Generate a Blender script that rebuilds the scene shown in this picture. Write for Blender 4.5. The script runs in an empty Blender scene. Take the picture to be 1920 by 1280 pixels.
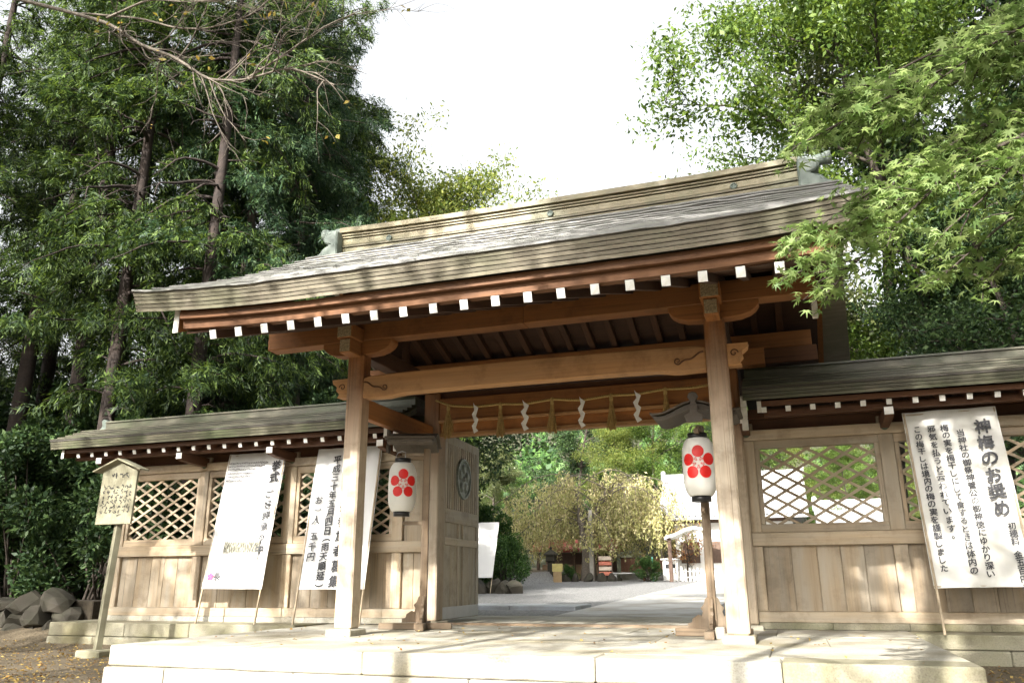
import bpy, bmesh, math, random
import numpy as np
from mathutils import Vector, Matrix, Euler

R = math.radians
SC = bpy.context.scene
COL = SC.collection
rng = np.random.default_rng(7)
random.seed(7)

# ------------------------------------------------------------------ camera, sky, sun, exposure
cam_d = bpy.data.cameras.new("camera")
cam = bpy.data.objects.new("camera", cam_d)
COL.objects.link(cam)
cam_d.sensor_width = 36.0
cam_d.lens = 1503.0 / 1920.0 * 36.0
cam_d.clip_start = 0.05
cam_d.clip_end = 3000
PITCH, YAW, ROLL = R(16.506), R(18.578), R(-0.3184)
fwd = Vector((-math.sin(YAW) * math.cos(PITCH), math.cos(YAW) * math.cos(PITCH), math.sin(PITCH)))
rgt = Vector((math.cos(YAW), math.sin(YAW), 0))
upv = rgt.cross(fwd)
r2 = rgt * math.cos(ROLL) + upv * math.sin(ROLL)
u2 = -rgt * math.sin(ROLL) + upv * math.cos(ROLL)
M = Matrix((r2, u2, -fwd)).transposed().to_4x4()
M.translation = Vector((0, 0, 0.66))
cam.matrix_world = M
SC.camera = cam

SUN_EL, SUN_AZ = R(29.6), R(9.0)          # behind the viewer, a little to the left
sdir = Vector((-math.sin(SUN_AZ) * math.cos(SUN_EL), -math.cos(SUN_AZ) * math.cos(SUN_EL), math.sin(SUN_EL)))
world = bpy.data.worlds.new("World")
SC.world = world
world.use_nodes = True
nt = world.node_tree
nt.nodes.clear()
sky = nt.nodes.new("ShaderNodeTexSky")
sky.sky_type = 'NISHITA'
sky.sun_disc = False
sky.sun_elevation = SUN_EL
sky.sun_rotation = R(180) + SUN_AZ
sky.air_density = 1.6
sky.dust_density = 7.0
sky.ozone_density = 0.4
hsv = nt.nodes.new("ShaderNodeHueSaturation")
hsv.inputs["Saturation"].default_value = 0.16
bg = nt.nodes.new("ShaderNodeBackground")
bg.inputs[1].default_value = 0.15
wo = nt.nodes.new("ShaderNodeOutputWorld")
nt.links.new(sky.outputs[0], hsv.inputs["Color"])
nt.links.new(hsv.outputs[0], bg.inputs[0])
nt.links.new(bg.outputs[0], wo.inputs[0])

sun_d = bpy.data.lights.new("sun", 'SUN')
sun_d.energy = 4.9
sun_d.angle = R(0.55)
sun_d.color = (1.0, 0.955, 0.885)
sun = bpy.data.objects.new("sun", sun_d)
COL.objects.link(sun)
sun.rotation_euler = sdir.to_track_quat('Z', 'Y').to_euler()
sun.location = (-4, -10, 20)

vs = SC.view_settings
vs.view_transform = 'Standard'
vs.look = 'None'
vs.gamma = 1.0
vs.use_curve_mapping = False
vs.exposure = 1.70
SC.cycles.max_bounces = 8
SC.cycles.transparent_max_bounces = 8

# ------------------------------------------------------------------ object helpers
WP = {}


def thing(name, label, cat, loc=(0, 0, 0), group=None):
    o = bpy.data.objects.new(name, None)
    o.empty_display_size = 0.2
    COL.objects.link(o)
    o.location = loc
    WP[o] = Vector(loc)
    tag(o, label, cat, group)
    return o


def tag(o, label=None, cat=None, group=None, kind=None):
    if label: o["label"] = label
    if cat: o["category"] = cat
    if group: o["group"] = group
    if kind: o["kind"] = kind
    return o


def put(name, me, parent=None, loc=(0, 0, 0), rot=None, local=False, label=None):
    o = bpy.data.objects.new(name, me)
    COL.objects.link(o)
    loc = Vector(loc)
    if parent is not None:
        o.parent = parent
        o.location = loc if local else loc - WP[parent]
    else:
        o.location = loc
    WP[o] = loc.copy() if not local else Vector((0, 0, 0))
    if rot is not None:
        o.rotation_euler = rot
    if label: o["label"] = label
    return o


def mesh(name, verts, faces, mat, smooth=False):
    me = bpy.data.meshes.new(name)
    me.from_pydata([tuple(v) for v in verts], [], [tuple(f) for f in faces])
    me.materials.append(mat)
    if smooth:
        me.polygons.foreach_set("use_smooth", [True] * len(me.polygons))
    me.update()
    return me


def npmesh(name, V, F, mat, smooth=False):
    """V (n,3), F (m,k) equal-size faces"""
    me = bpy.data.meshes.new(name)
    V = np.ascontiguousarray(V, np.float32)
    F = np.ascontiguousarray(F, np.int32)
    m, k = F.shape
    me.vertices.add(len(V))
    me.vertices.foreach_set("co", V.ravel())
    me.loops.add(m * k)
    me.loops.foreach_set("vertex_index", F.ravel())
    me.polygons.add(m)
    me.polygons.foreach_set("loop_start", np.arange(m, dtype=np.int32) * k)
    me.materials.append(mat)
    me.update(calc_edges=True)
    if smooth:
        me.polygons.foreach_set("use_smooth", np.ones(m, bool))
    me.validate()
    return me


BOXES = {}


def boxmesh(dx, dy, dz, mat, bev=0.006):
    key = (round(dx, 3), round(dy, 3), round(dz, 3), mat.name, bev)
    if key in BOXES:
        return BOXES[key]
    bm = bmesh.new()
    bmesh.ops.create_cube(bm, size=1.0)
    bmesh.ops.scale(bm, vec=(dx, dy, dz), verts=bm.verts)
    if bev > 0:
        b = min(bev, 0.3 * min(dx, dy, dz))
        bmesh.ops.bevel(bm, geom=list(bm.edges), offset=b, segments=1, affect='EDGES', profile=0.5)
    me = bpy.data.meshes.new("block")
    bm.to_mesh(me)
    bm.free()
    me.materials.append(mat)
    BOXES[key] = me
    return me


def box(name, parent, x0, x1, y0, y1, z0, z1, mat, bev=0.006, label=None, rot=None):
    """axis aligned block by extents; wood materials come as a dict by grain axis"""
    dx, dy, dz = abs(x1 - x0), abs(y1 - y0), abs(z1 - z0)
    if isinstance(mat, dict):
        ax = 'x' if dx >= dy and dx >= dz else ('y' if dy >= dz else 'z')
        mat = mat[ax]
    return put(name, boxmesh(dx, dy, dz, mat, bev), parent,
               ((x0 + x1) / 2, (y0 + y1) / 2, (z0 + z1) / 2), rot, label=label)


def bar(name, parent, a, b, w, h, mat, bev=0.004, local=False, roll=0.0):
    """block from point a to b; w sideways, h upwards"""
    a, b = Vector(a), Vector(b)
    d = b - a
    L = d.length
    if isinstance(mat, dict): mat = mat['x']
    me = boxmesh(L, w, h, mat, bev)
    q = d.to_track_quat('X', 'Z')
    e = (q.to_matrix() @ Matrix.Rotation(roll, 3, 'X')).to_euler()
    return put(name, me, parent, (a + b) / 2, e, local=local)


def sweep_x(sections):
    """sections: list of lists of points (same count) -> closed prism verts/faces"""
    n = len(sections[0])
    V, F = [], []
    for s in sections: V += s
    for i in range(len(sections) - 1):
        for j in range(n):
            k = (j + 1) % n
            F.append((i * n + j, i * n + k, (i + 1) * n + k, (i + 1) * n + j))
    F.append(tuple(range(n))[::-1])
    F.append(tuple((len(sections) - 1) * n + j for j in range(n)))
    return V, F


def fixn(me):
    bm = bmesh.new(); bm.from_mesh(me)
    bmesh.ops.recalc_face_normals(bm, faces=bm.faces)
    bm.to_mesh(me); bm.free()
    return me


def extrude_poly(name, pts, axis, a, b, mat, bev=0.0):
    """closed outline pts (2D) extruded along axis ('x','y','z') from a to b"""
    def P(p, t):
        if axis == 'y': return (p[0], t, p[1])
        if axis == 'x': return (t, p[0], p[1])
        return (p[0], p[1], t)
    n = len(pts)
    bm = bmesh.new()
    v0 = [bm.verts.new(P(p, a)) for p in pts]
    v1 = [bm.verts.new(P(p, b)) for p in pts]
    for i in range(n):
        j = (i + 1) % n
        bm.faces.new((v0[i], v0[j], v1[j], v1[i]))
    bm.faces.new(v0[::-1]); bm.faces.new(v1)
    bmesh.ops.recalc_face_normals(bm, faces=bm.faces)
    if bev:
        bmesh.ops.bevel(bm, geom=list(bm.edges), offset=bev, segments=1, affect='EDGES')
    bmesh.ops.triangulate(bm, faces=[f for f in bm.faces if len(f.verts) > 4])
    me = bpy.data.meshes.new(name)
    bm.to_mesh(me); bm.free()
    me.materials.append(mat)
    return me


def tube_np(pts, rad, ns=6):
    pts = np.asarray(pts, float)
    rad = np.asarray(rad, float)
    n = len(pts)
    t = np.gradient(pts, axis=0)
    t /= np.linalg.norm(t, axis=1)[:, None] + 1e-9
    ref = np.array([0.31, 0.17, 0.93])
    u = np.cross(t, ref); u /= np.linalg.norm(u, axis=1)[:, None] + 1e-9
    v = np.cross(t, u)
    a = np.linspace(0, 2 * np.pi, ns, endpoint=False)
    V = pts[:, None, :] + rad[:, None, None] * (np.cos(a)[None, :, None] * u[:, None, :] + np.sin(a)[None, :, None] * v[:, None, :])
    V = V.reshape(-1, 3)
    i = np.arange(n - 1)[:, None] * ns
    j = np.arange(ns)[None, :]
    k = (j + 1) % ns
    F = np.stack([i + j, i + k, i + ns + k, i + ns + j], -1).reshape(-1, 4)
    return V, F


def tubes_mesh(name, branches, mat, ns=6):
    VV, FF, o = [], [], 0
    for pts, rad in branches:
        nn = ns if np.max(rad) > 0.03 else 4
        V, F = tube_np(pts, rad, nn)
        VV.append(V); FF.append(F + o); o += len(V)
    return npmesh(name, np.concatenate(VV), np.concatenate(FF), mat, True)


def lathe(name, prof, mat, ns=24, smooth=True, caps=True):
    V, F = [], []
    for r, z in prof:
        for i in range(ns):
            a = 2 * math.pi * i / ns
            V.append((r * math.cos(a), r * math.sin(a), z))
    for j in range(len(prof) - 1):
        for i in range(ns):
            k = (i + 1) % ns
            F.append((j * ns + i, j * ns + k, (j + 1) * ns + k, (j + 1) * ns + i))
    if caps:
        F.append(tuple(range(ns))[::-1]); F.append(tuple((len(prof) - 1) * ns + i for i in range(ns)))
    return mesh(name, V, F, mat, smooth)


# ------------------------------------------------------------------ materials
def newmat(name):
    m = bpy.data.materials.new(name)
    m.use_nodes = True
    nt = m.node_tree
    b = nt.nodes["Principled BSDF"]
    return m, nt, b


def N(nt, t, **kw):
    n = nt.nodes.new(t)
    for k, v in kw.items():
        if k.startswith('_'):
            setattr(n, k[1:], v)
        else:
            n.inputs[k].default_value = v
    return n


def ramp(nt, stops):
    n = nt.nodes.new("ShaderNodeValToRGB")
    el = n.color_ramp.elements
    while len(el) > 1: el.remove(el[-1])
    el[0].position = stops[0][0]; el[0].color = (*stops[0][1], 1)
    for p, c in stops[1:]:
        e = el.new(p); e.color = (*c, 1)
    return n


def mul(c, f): return tuple(min(1, x * f) for x in c)


def wood(name, col, grey=None, greyamt=0.0, axis='x', rough=0.72, scale=1.0, topcol=None):
    m, nt, b = newmat(name + '_' + axis)
    L = nt.links.new
    tc = N(nt, "ShaderNodeTexCoord")
    oi = N(nt, "ShaderNodeObjectInfo")
    rnd = N(nt, "ShaderNodeMath", _operation='MULTIPLY'); rnd.inputs[1].default_value = 37.0
    L(oi.outputs["Random"], rnd.inputs[0])
    add = N(nt, "ShaderNodeVectorMath", _operation='ADD')
    L(tc.outputs["Object"], add.inputs[0]); L(rnd.outputs[0], add.inputs[1])
    mp = N(nt, "ShaderNodeMapping")
    s = {'x': (0.7, 26, 26), 'y': (26, 0.7, 26), 'z': (26, 26, 0.7)}[axis]
    mp.inputs["Scale"].default_value = tuple(v * scale for v in s)
    L(add.outputs[0], mp.inputs[0])
    n1 = N(nt, "ShaderNodeTexNoise", Scale=1.0, Detail=6.0, Roughness=0.65, Distortion=0.6)
    L(mp.outputs[0], n1.inputs["Vector"])
    r1 = ramp(nt, [(0.28, mul(col, 0.62)), (0.45, mul(col, 0.92)), (0.62, mul(col, 1.08)), (0.8, mul(col, 1.22))])
    L(n1.outputs[0], r1.inputs[0])
    cur = r1.outputs[0]
    # broad tone changes along the board
    mp2 = N(nt, "ShaderNodeMapping")
    s2 = {'x': (0.5, 4, 4), 'y': (4, 0.5, 4), 'z': (4, 4, 0.5)}[axis]
    mp2.inputs["Scale"].default_value = s2
    L(add.outputs[0], mp2.inputs[0])
    n2 = N(nt, "ShaderNodeTexNoise", Scale=1.3, Detail=3.0, Roughness=0.6)
    L(mp2.outputs[0], n2.inputs["Vector"])
    if grey is not None:
        mx = N(nt, "ShaderNodeMix", _data_type='RGBA')
        rg = ramp(nt, [(0.35, (0, 0, 0)), (0.65, (greyamt,) * 3)])
        L(n2.outputs[0], rg.inputs[0])
        L(rg.outputs[0], mx.inputs["Factor"]); L(cur, mx.inputs["A"]); mx.inputs["B"].default_value = (*grey, 1)
        cur = mx.outputs["Result"]
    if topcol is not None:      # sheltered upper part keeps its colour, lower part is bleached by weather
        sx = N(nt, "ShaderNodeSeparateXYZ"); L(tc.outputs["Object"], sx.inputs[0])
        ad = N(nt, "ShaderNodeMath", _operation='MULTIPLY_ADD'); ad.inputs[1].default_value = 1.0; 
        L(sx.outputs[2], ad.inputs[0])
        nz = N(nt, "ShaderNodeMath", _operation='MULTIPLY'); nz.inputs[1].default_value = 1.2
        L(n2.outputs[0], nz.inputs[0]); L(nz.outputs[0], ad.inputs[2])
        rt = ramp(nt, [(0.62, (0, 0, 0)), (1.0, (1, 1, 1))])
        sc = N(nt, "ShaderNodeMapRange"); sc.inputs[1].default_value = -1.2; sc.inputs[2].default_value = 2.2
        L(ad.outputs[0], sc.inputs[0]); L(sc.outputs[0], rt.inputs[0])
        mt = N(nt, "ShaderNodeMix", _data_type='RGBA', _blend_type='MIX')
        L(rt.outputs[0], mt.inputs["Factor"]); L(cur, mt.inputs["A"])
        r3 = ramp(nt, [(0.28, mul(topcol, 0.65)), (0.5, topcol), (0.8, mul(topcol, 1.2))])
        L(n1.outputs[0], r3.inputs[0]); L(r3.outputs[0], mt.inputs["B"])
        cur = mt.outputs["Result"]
    # drying cracks along the grain and darker water marks
    mp3 = N(nt, "ShaderNodeMapping")
    s3 = {'x': (0.45, 55, 55), 'y': (55, 0.45, 55), 'z': (55, 55, 0.45)}[axis]
    mp3.inputs["Scale"].default_value = s3
    L(add.outputs[0], mp3.inputs[0])
    n4 = N(nt, "ShaderNodeTexNoise", Scale=1.0, Detail=2.0, Roughness=0.5, Distortion=0.3)
    L(mp3.outputs[0], n4.inputs["Vector"])
    r4 = ramp(nt, [(0.28, (0.42, 0.40, 0.38)), (0.335, (1, 1, 1))])
    L(n4.outputs[0], r4.inputs[0])
    n5 = N(nt, "ShaderNodeTexNoise", Scale=2.6, Detail=5.0, Roughness=0.7)
    L(add.outputs[0], n5.inputs["Vector"])
    r5 = ramp(nt, [(0.33, (0.66, 0.63, 0.60)), (0.50, (1, 1, 1))])
    L(n5.outputs[0], r5.inputs[0])
    for rr_ in (r4, r5):
        mm = N(nt, "ShaderNodeMix", _data_type='RGBA', _blend_type='MULTIPLY'); mm.inputs["Factor"].default_value = 0.8
        L(cur, mm.inputs["A"]); L(rr_.outputs[0], mm.inputs["B"])
        cur = mm.outputs["Result"]
    # per piece tone
    hs = N(nt, "ShaderNodeHueSaturation")
    mr = N(nt, "ShaderNodeMapRange"); mr.inputs[3].default_value = 0.78; mr.inputs[4].default_value = 1.16
    L(oi.outputs["Random"], mr.inputs[0]); L(mr.outputs[0], hs.inputs["Value"])
    L(cur, hs.inputs["Color"])
    L(hs.outputs[0], b.inputs["Base Color"])
    b.inputs["Roughness"].default_value = rough
    bp = N(nt, "ShaderNodeBump", Strength=0.25, Distance=0.01)
    L(n1.outputs[0], bp.inputs["Height"]); L(bp.outputs[0], b.inputs["Normal"])
    return m


def wood3(name, *a, **k):
    return {ax: wood(name, *a, axis=ax, **k) for ax in 'xyz'}


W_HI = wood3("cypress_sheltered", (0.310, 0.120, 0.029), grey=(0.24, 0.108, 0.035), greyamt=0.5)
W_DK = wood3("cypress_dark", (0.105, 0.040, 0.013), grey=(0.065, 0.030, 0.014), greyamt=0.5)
W_INT = wood3("cypress_interior_shade", (0.060, 0.024, 0.009), grey=(0.035, 0.016, 0.008), greyamt=0.5)  # darker copy of the timber; the interior shade is put into its colour
W_EAVE = wood3("cypress_eave", (0.145, 0.060, 0.019), grey=(0.10, 0.044, 0.018), greyamt=0.5)
W_NUKI = wood3("cypress_beam", (0.44, 0.225, 0.085), grey=(0.38, 0.22, 0.10), greyamt=0.6)
W_WALL = wood3("cypress_weathered", (0.39, 0.295, 0.188), grey=(0.38, 0.335, 0.262), greyamt=0.7)
W_PLANK = wood3("cypress_plank", (0.35, 0.265, 0.168), grey=(0.37, 0.33, 0.265), greyamt=0.75)
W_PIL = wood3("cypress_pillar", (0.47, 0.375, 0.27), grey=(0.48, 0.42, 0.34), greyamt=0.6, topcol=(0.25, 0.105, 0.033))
W_DOOR = wood3("door_wood", (0.44, 0.37, 0.27), grey=(0.48, 0.45, 0.40), greyamt=0.7)
W_OLD = wood3("old_stand_wood", (0.185, 0.125, 0.072), grey=(0.22, 0.18, 0.13), greyamt=0.6)
W_CAN = wood3("canopy_wood", (0.085, 0.066, 0.048), grey=(0.12, 0.105, 0.085), greyamt=0.6)
W_SIGN = wood3("sign_wood", (0.20, 0.185, 0.12), grey=(0.165, 0.16, 0.11), greyamt=0.7)


def plain(name, col, rough=0.6, var=0.12, scale=8.0, bump=0.0, metallic=0.0, second=None, secamt=0.5, secscale=1.5, spec=None):
    m, nt, b = newmat(name)
    L = nt.links.new
    tc = N(nt, "ShaderNodeTexCoord")
    n1 = N(nt, "ShaderNodeTexNoise", Scale=scale, Detail=5.0, Roughness=0.6)
    L(tc.outputs["Object"], n1.inputs["Vector"])
    r1 = ramp(nt, [(0.3, mul(col, 1 - var)), (0.7, mul(col, 1 + var))])
    L(n1.outputs[0], r1.inputs[0])
    cur = r1.outputs[0]
    if second is not None:
        n2 = N(nt, "ShaderNodeTexNoise", Scale=secscale, Detail=4.0, Roughness=0.62)
        L(tc.outputs["Object"], n2.inputs["Vector"])
        rg = ramp(nt, [(0.45, (0, 0, 0)), (0.68, (secamt,) * 3)])
        L(n2.outputs[0], rg.inputs[0])
        mx = N(nt, "ShaderNodeMix", _data_type='RGBA')
        L(rg.outputs[0], mx.inputs["Factor"]); L(cur, mx.inputs["A"]); mx.inputs["B"].default_value = (*second, 1)
        cur = mx.outputs["Result"]
    L(cur, b.inputs["Base Color"])
    b.inputs["Roughness"].default_value = rough
    b.inputs["Metallic"].default_value = metallic
    if spec is not None: b.inputs["Specular IOR Level"].default_value = spec
    if bump:
        bp = N(nt, "ShaderNodeBump", Strength=bump, Distance=0.02)
        L(n1.outputs[0], bp.inputs["Height"]); L(bp.outputs[0], b.inputs["Normal"])
    return m


def stone(name, col, moss=(0.16, 0.16, 0.07), mossamt=0.5, speck=0.35, coords="Object"):
    m, nt, b = newmat(name)
    L = nt.links.new
    tc = N(nt, "ShaderNodeTexCoord")
    oi = N(nt, "ShaderNodeObjectInfo")
    add = N(nt, "ShaderNodeVectorMath", _operation='ADD')
    L(tc.outputs[coords], add.inputs[0]); L(oi.outputs["Location"], add.inputs[1])
    n1 = N(nt, "ShaderNodeTexNoise", Scale=60.0, Detail=4.0, Roughness=0.75)
    L(add.outputs[0], n1.inputs["Vector"])
    r1 = ramp(nt, [(0.3, mul(col, 1 - speck)), (0.5, col), (0.7, mul(col, 1 + speck * 0.5))])
    L(n1.outputs[0], r1.inputs[0])
    n2 = N(nt, "ShaderNodeTexNoise", Scale=1.7, Detail=6.0, Roughness=0.65)
    L(add.outputs[0], n2.inputs["Vector"])
    rg = ramp(nt, [(0.42, (0, 0, 0)), (0.72, (mossamt,) * 3)])
    L(n2.outputs[0], rg.inputs[0])
    mx = N(nt, "ShaderNodeMix", _data_type='RGBA')
    L(rg.outputs[0], mx.inputs["Factor"]); L(r1.outputs[0], mx.inputs["A"]); mx.inputs["B"].default_value = (*moss, 1)
    n3 = N(nt, "ShaderNodeTexNoise", Scale=0.9, Detail=5.0, Roughness=0.6)
    L(add.outputs[0], n3.inputs["Vector"])
    r3 = ramp(nt, [(0.32, (0.58, 0.54, 0.45)), (0.58, (1, 1, 1))])
    L(n3.outputs[0], r3.inputs[0])
    m2 = N(nt, "ShaderNodeMix", _data_type='RGBA', _blend_type='MULTIPLY'); m2.inputs["Factor"].default_value = 1.0
    L(mx.outputs["Result"], m2.inputs["A"]); L(r3.outputs[0], m2.inputs["B"])
    L(m2.outputs["Result"], b.inputs["Base Color"])
    b.inputs["Roughness"].default_value = 0.85
    bp = N(nt, "ShaderNodeBump", Strength=0.35, Distance=0.012)
    L(n1.outputs[0], bp.inputs["Height"]); L(bp.outputs[0], b.inputs["Normal"])
    return m


ST_PLAT = stone("granite_pale", (0.43, 0.41, 0.355), moss=(0.27, 0.245, 0.14), mossamt=0.6)
ST_SIDE = stone("granite_mossy", (0.29, 0.27, 0.20), moss=(0.15, 0.145, 0.06), mossamt=0.75)
ST_ROCK = stone("fieldstone", (0.048, 0.041, 0.030), moss=(0.028, 0.032, 0.013), mossamt=0.7)
ST_PATH = stone("path_paving", (0.44, 0.435, 0.42), moss=(0.36, 0.355, 0.34), mossamt=0.4, speck=0.12)
ST_KERB = stone("kerb_granite", (0.40, 0.43, 0.46), moss=(0.28, 0.28, 0.26), mossamt=0.5, speck=0.2)


def roofmat(name, base, green, pale, axisscale=(0.5, 9, 9), rough=0.5):
    m, nt, b = newmat(name)
    L = nt.links.new
    tc = N(nt, "ShaderNodeTexCoord")
    oi = N(nt, "ShaderNodeObjectInfo")
    add = N(nt, "ShaderNodeVectorMath", _operation='ADD')
    L(tc.outputs["Object"], add.inputs[0]); L(oi.outputs["Location"], add.inputs[1])
    n1 = N(nt, "ShaderNodeTexNoise", Scale=1.0, Detail=5.0, Roughness=0.65)
    mp = N(nt, "ShaderNodeMapping"); mp.inputs["Scale"].default_value = (2.2, 14, 14)
    L(add.outputs[0], mp.inputs[0]); L(mp.outputs[0], n1.inputs["Vector"])
    r1 = ramp(nt, [(0.3, mul(base, 0.72)), (0.52, base), (0.75, pale)])
    L(n1.outputs[0], r1.inputs[0])
    n2 = N(nt, "ShaderNodeTexNoise", Scale=1.3, Detail=4.0, Roughness=0.6)
    L(add.outputs[0], n2.inputs["Vector"])
    rg = ramp(nt, [(0.45, (0, 0, 0)), (0.62, (0.75,) * 3)])
    L(n2.outputs[0], rg.inputs[0])
    mx = N(nt, "ShaderNodeMix", _data_type='RGBA')
    L(rg.outputs[0], mx.inputs["Factor"]); L(r1.outputs[0], mx.inputs["A"]); mx.inputs["B"].default_value = (*green, 1)
    # plate seams across the course
    br = N(nt, "ShaderNodeTexWave", Scale=0.33, Distortion=0.0)
    br.wave_type = 'BANDS'; br.bands_direction = 'X'; br.wave_profile = 'SAW'
    a2 = N(nt, "ShaderNodeVectorMath", _operation='ADD'); 
    om = N(nt, "ShaderNodeMath", _operation='MULTIPLY'); om.inputs[1].default_value = 11.0
    L(oi.outputs["Random"], om.inputs[0]); L(om.outputs[0], a2.inputs[1]); L(tc.outputs["Object"], a2.inputs[0])
    L(a2.outputs[0], br.inputs["Vector"])
    rs = ramp(nt, [(0.0, (0.6, 0.6, 0.6)), (0.012, (1, 1, 1)), (0.5, (0.95, 0.95, 0.95)), (0.51, (1.0, 1.0, 1.0))])
    L(br.outputs[0], rs.inputs[0])
    m2 = N(nt, "ShaderNodeMix", _data_type='RGBA', _blend_type='MULTIPLY'); m2.inputs["Factor"].default_value = 1.0
    L(mx.outputs["Result"], m2.inputs["A"]); L(rs.outputs[0], m2.inputs["B"])
    hs = N(nt, "ShaderNodeHueSaturation")
    mrv = N(nt, "ShaderNodeMapRange"); mrv.inputs[3].default_value = 0.72; mrv.inputs[4].default_value = 1.18
    L(oi.outputs["Random"], mrv.inputs[0]); L(mrv.outputs[0], hs.inputs["Value"]); L(m2.outputs["Result"], hs.inputs["Color"])
    L(hs.outputs[0], b.inputs["Base Color"])
    b.inputs["Roughness"].default_value = rough
    bp = N(nt, "ShaderNodeBump", Strength=0.15, Distance=0.01)
    L(n1.outputs[0], bp.inputs["Height"]); L(bp.outputs[0], b.inputs["Normal"])
    return m


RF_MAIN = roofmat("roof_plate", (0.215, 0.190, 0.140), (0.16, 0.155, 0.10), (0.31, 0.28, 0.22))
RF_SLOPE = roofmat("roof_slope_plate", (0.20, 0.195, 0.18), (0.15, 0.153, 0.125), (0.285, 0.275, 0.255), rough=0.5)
RF_SHADOW = plain("stained_shadow_line", (0.055, 0.048, 0.038), 0.7, 0.3, 9.0)  # dark lip colour stands in for the shadow gap under each course, plus seam stain
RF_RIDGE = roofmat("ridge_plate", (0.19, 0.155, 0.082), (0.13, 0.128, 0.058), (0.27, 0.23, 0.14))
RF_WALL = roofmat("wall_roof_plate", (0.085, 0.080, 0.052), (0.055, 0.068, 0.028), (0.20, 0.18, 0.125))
RF_LINE = plain("ridge_moulding_dark", (0.07, 0.05, 0.035), 0.7)
COPPER = plain("verdigris_copper", (0.135, 0.165, 0.140), 0.55, 0.25, 6.0, 0.2, second=(0.23, 0.25, 0.215), secamt=0.7, secscale=4.0)
COPPER_DK = plain("dark_copper", (0.13, 0.15, 0.13), 0.5, 0.3, 14.0, 0.2, second=(0.24, 0.27, 0.24), secamt=0.6, secscale=8.0)
WHITE = plain("white_paint", (0.74, 0.735, 0.70), 0.65, 0.10, 30.0, second=(0.52, 0.49, 0.42), secamt=0.6, secscale=14.0)
WHITE_OLD = plain("old_white_paint", (0.60, 0.58, 0.52), 0.7, 0.15, 12.0)
PAPER = plain("lantern_paper", (0.66, 0.65, 0.60), 0.6, 0.04, 6.0)
SHEET = plain("banner_sheet", (0.66, 0.66, 0.65), 0.55, 0.02, 2.0)
SHEET_OLD = plain("stained_banner_sheet", (0.56, 0.55, 0.51), 0.55, 0.05, 5.0, second=(0.45, 0.43, 0.35), secamt=0.5, secscale=3.0)
INK = plain("brush_ink", (0.022, 0.022, 0.026), 0.6, 0.2, 9.0)
INK_FADE = plain("faded_ink", (0.05, 0.048, 0.05), 0.6, 0.3, 7.0)
REDINK = plain("red_ink", (0.62, 0.010, 0.006), 0.5, 0.06, 9.0)
PINKINK = plain("pink_ink", (0.72, 0.06, 0.16), 0.5, 0.06, 9.0)
BLACK = plain("black_lacquer", (0.012, 0.012, 0.013), 0.3, 0.2, 9.0)
STRAW = plain("rice_straw", (0.42, 0.29, 0.10), 0.8, 0.25, 40.0, 0.3)
STRAW_DK = plain("rice_straw_tassel", (0.36, 0.235, 0.08), 0.85, 0.3, 40.0, 0.3)
SHIDE = plain("folded_white_paper", (0.80, 0.79, 0.74), 0.6, 0.04, 8.0)
POLE = plain("thin_pole", (0.34, 0.27, 0.18), 0.6, 0.2, 10.0)


def leafmat(name, dark, mid, light, trans=0.35, rough=0.5, spec=0.3):
    m, nt, b = newmat(name)
    L = nt.links.new
    g = N(nt, "ShaderNodeNewGeometry")
    oi = N(nt, "ShaderNodeObjectInfo")
    r = ramp(nt, [(0.0, dark), (0.45, mid), (0.85, light), (1.0, mul(light, 1.25))])
    L(g.outputs["Random Per Island"], r.inputs[0])
    b.inputs["Roughness"].default_value = rough
    b.inputs["Specular IOR Level"].default_value = spec
    L(r.outputs[0], b.inputs["Base Color"])
    tr = N(nt, "ShaderNodeBsdfTranslucent")
    hs = N(nt, "ShaderNodeHueSaturation", Saturation=1.1, Value=1.5); hs.inputs["Hue"].default_value = 0.485
    L(r.outputs[0], hs.inputs["Color"]); L(hs.outputs[0], tr.inputs["Color"])
    mx = N(nt, "ShaderNodeMixShader"); mx.inputs[0].default_value = trans
    L(b.outputs[0], mx.inputs[1]); L(tr.outputs[0], mx.inputs[2])
    L(mx.outputs[0], nt.nodes["Material Output"].inputs["Surface"])
    return m


LF_CON = leafmat("conifer_spray", (0.010, 0.023, 0.009), (0.027, 0.053, 0.015), (0.092, 0.140, 0.030), 0.30, 0.55)
LF_CON2 = leafmat("bluish_conifer_spray", (0.011, 0.028, 0.014), (0.027, 0.060, 0.028), (0.060, 0.102, 0.038), 0.28, 0.55)
LF_DARK = leafmat("evergreen_leaf", (0.014, 0.030, 0.012), (0.028, 0.058, 0.020), (0.06, 0.10, 0.03), 0.2, 0.55, 0.25)
LF_BROAD = leafmat("broad_leaf", (0.035, 0.068, 0.014), (0.078, 0.132, 0.026), (0.13, 0.19, 0.038), 0.42, 0.45)
LF_OLIVE = leafmat("oak_leaf", (0.05, 0.07, 0.024), (0.10, 0.125, 0.045), (0.17, 0.19, 0.075), 0.3, 0.35, 0.5)
LF_YEL = leafmat("autumn_leaf", (0.062, 0.100, 0.022), (0.125, 0.17, 0.038), (0.22, 0.245, 0.06), 0.45, 0.5)
LF_GOLD = leafmat("golden_leaf", (0.16, 0.15, 0.03), (0.26, 0.22, 0.05), (0.34, 0.26, 0.07), 0.4, 0.6)
LF_MAPLE = leafmat("maple_leaf", (0.115, 0.195, 0.060), (0.195, 0.280, 0.100), (0.265, 0.345, 0.145), 0.5, 0.5)
LF_WEEP = leafmat("weeping_cherry_leaf", (0.27, 0.28, 0.10), (0.42, 0.42, 0.17), (0.52, 0.46, 0.26), 0.35, 0.6)
LF_PLUM = leafmat("plum_leaf", (0.22, 0.09, 0.04), (0.34, 0.17, 0.07), (0.38, 0.26, 0.12), 0.35, 0.6)
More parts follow.
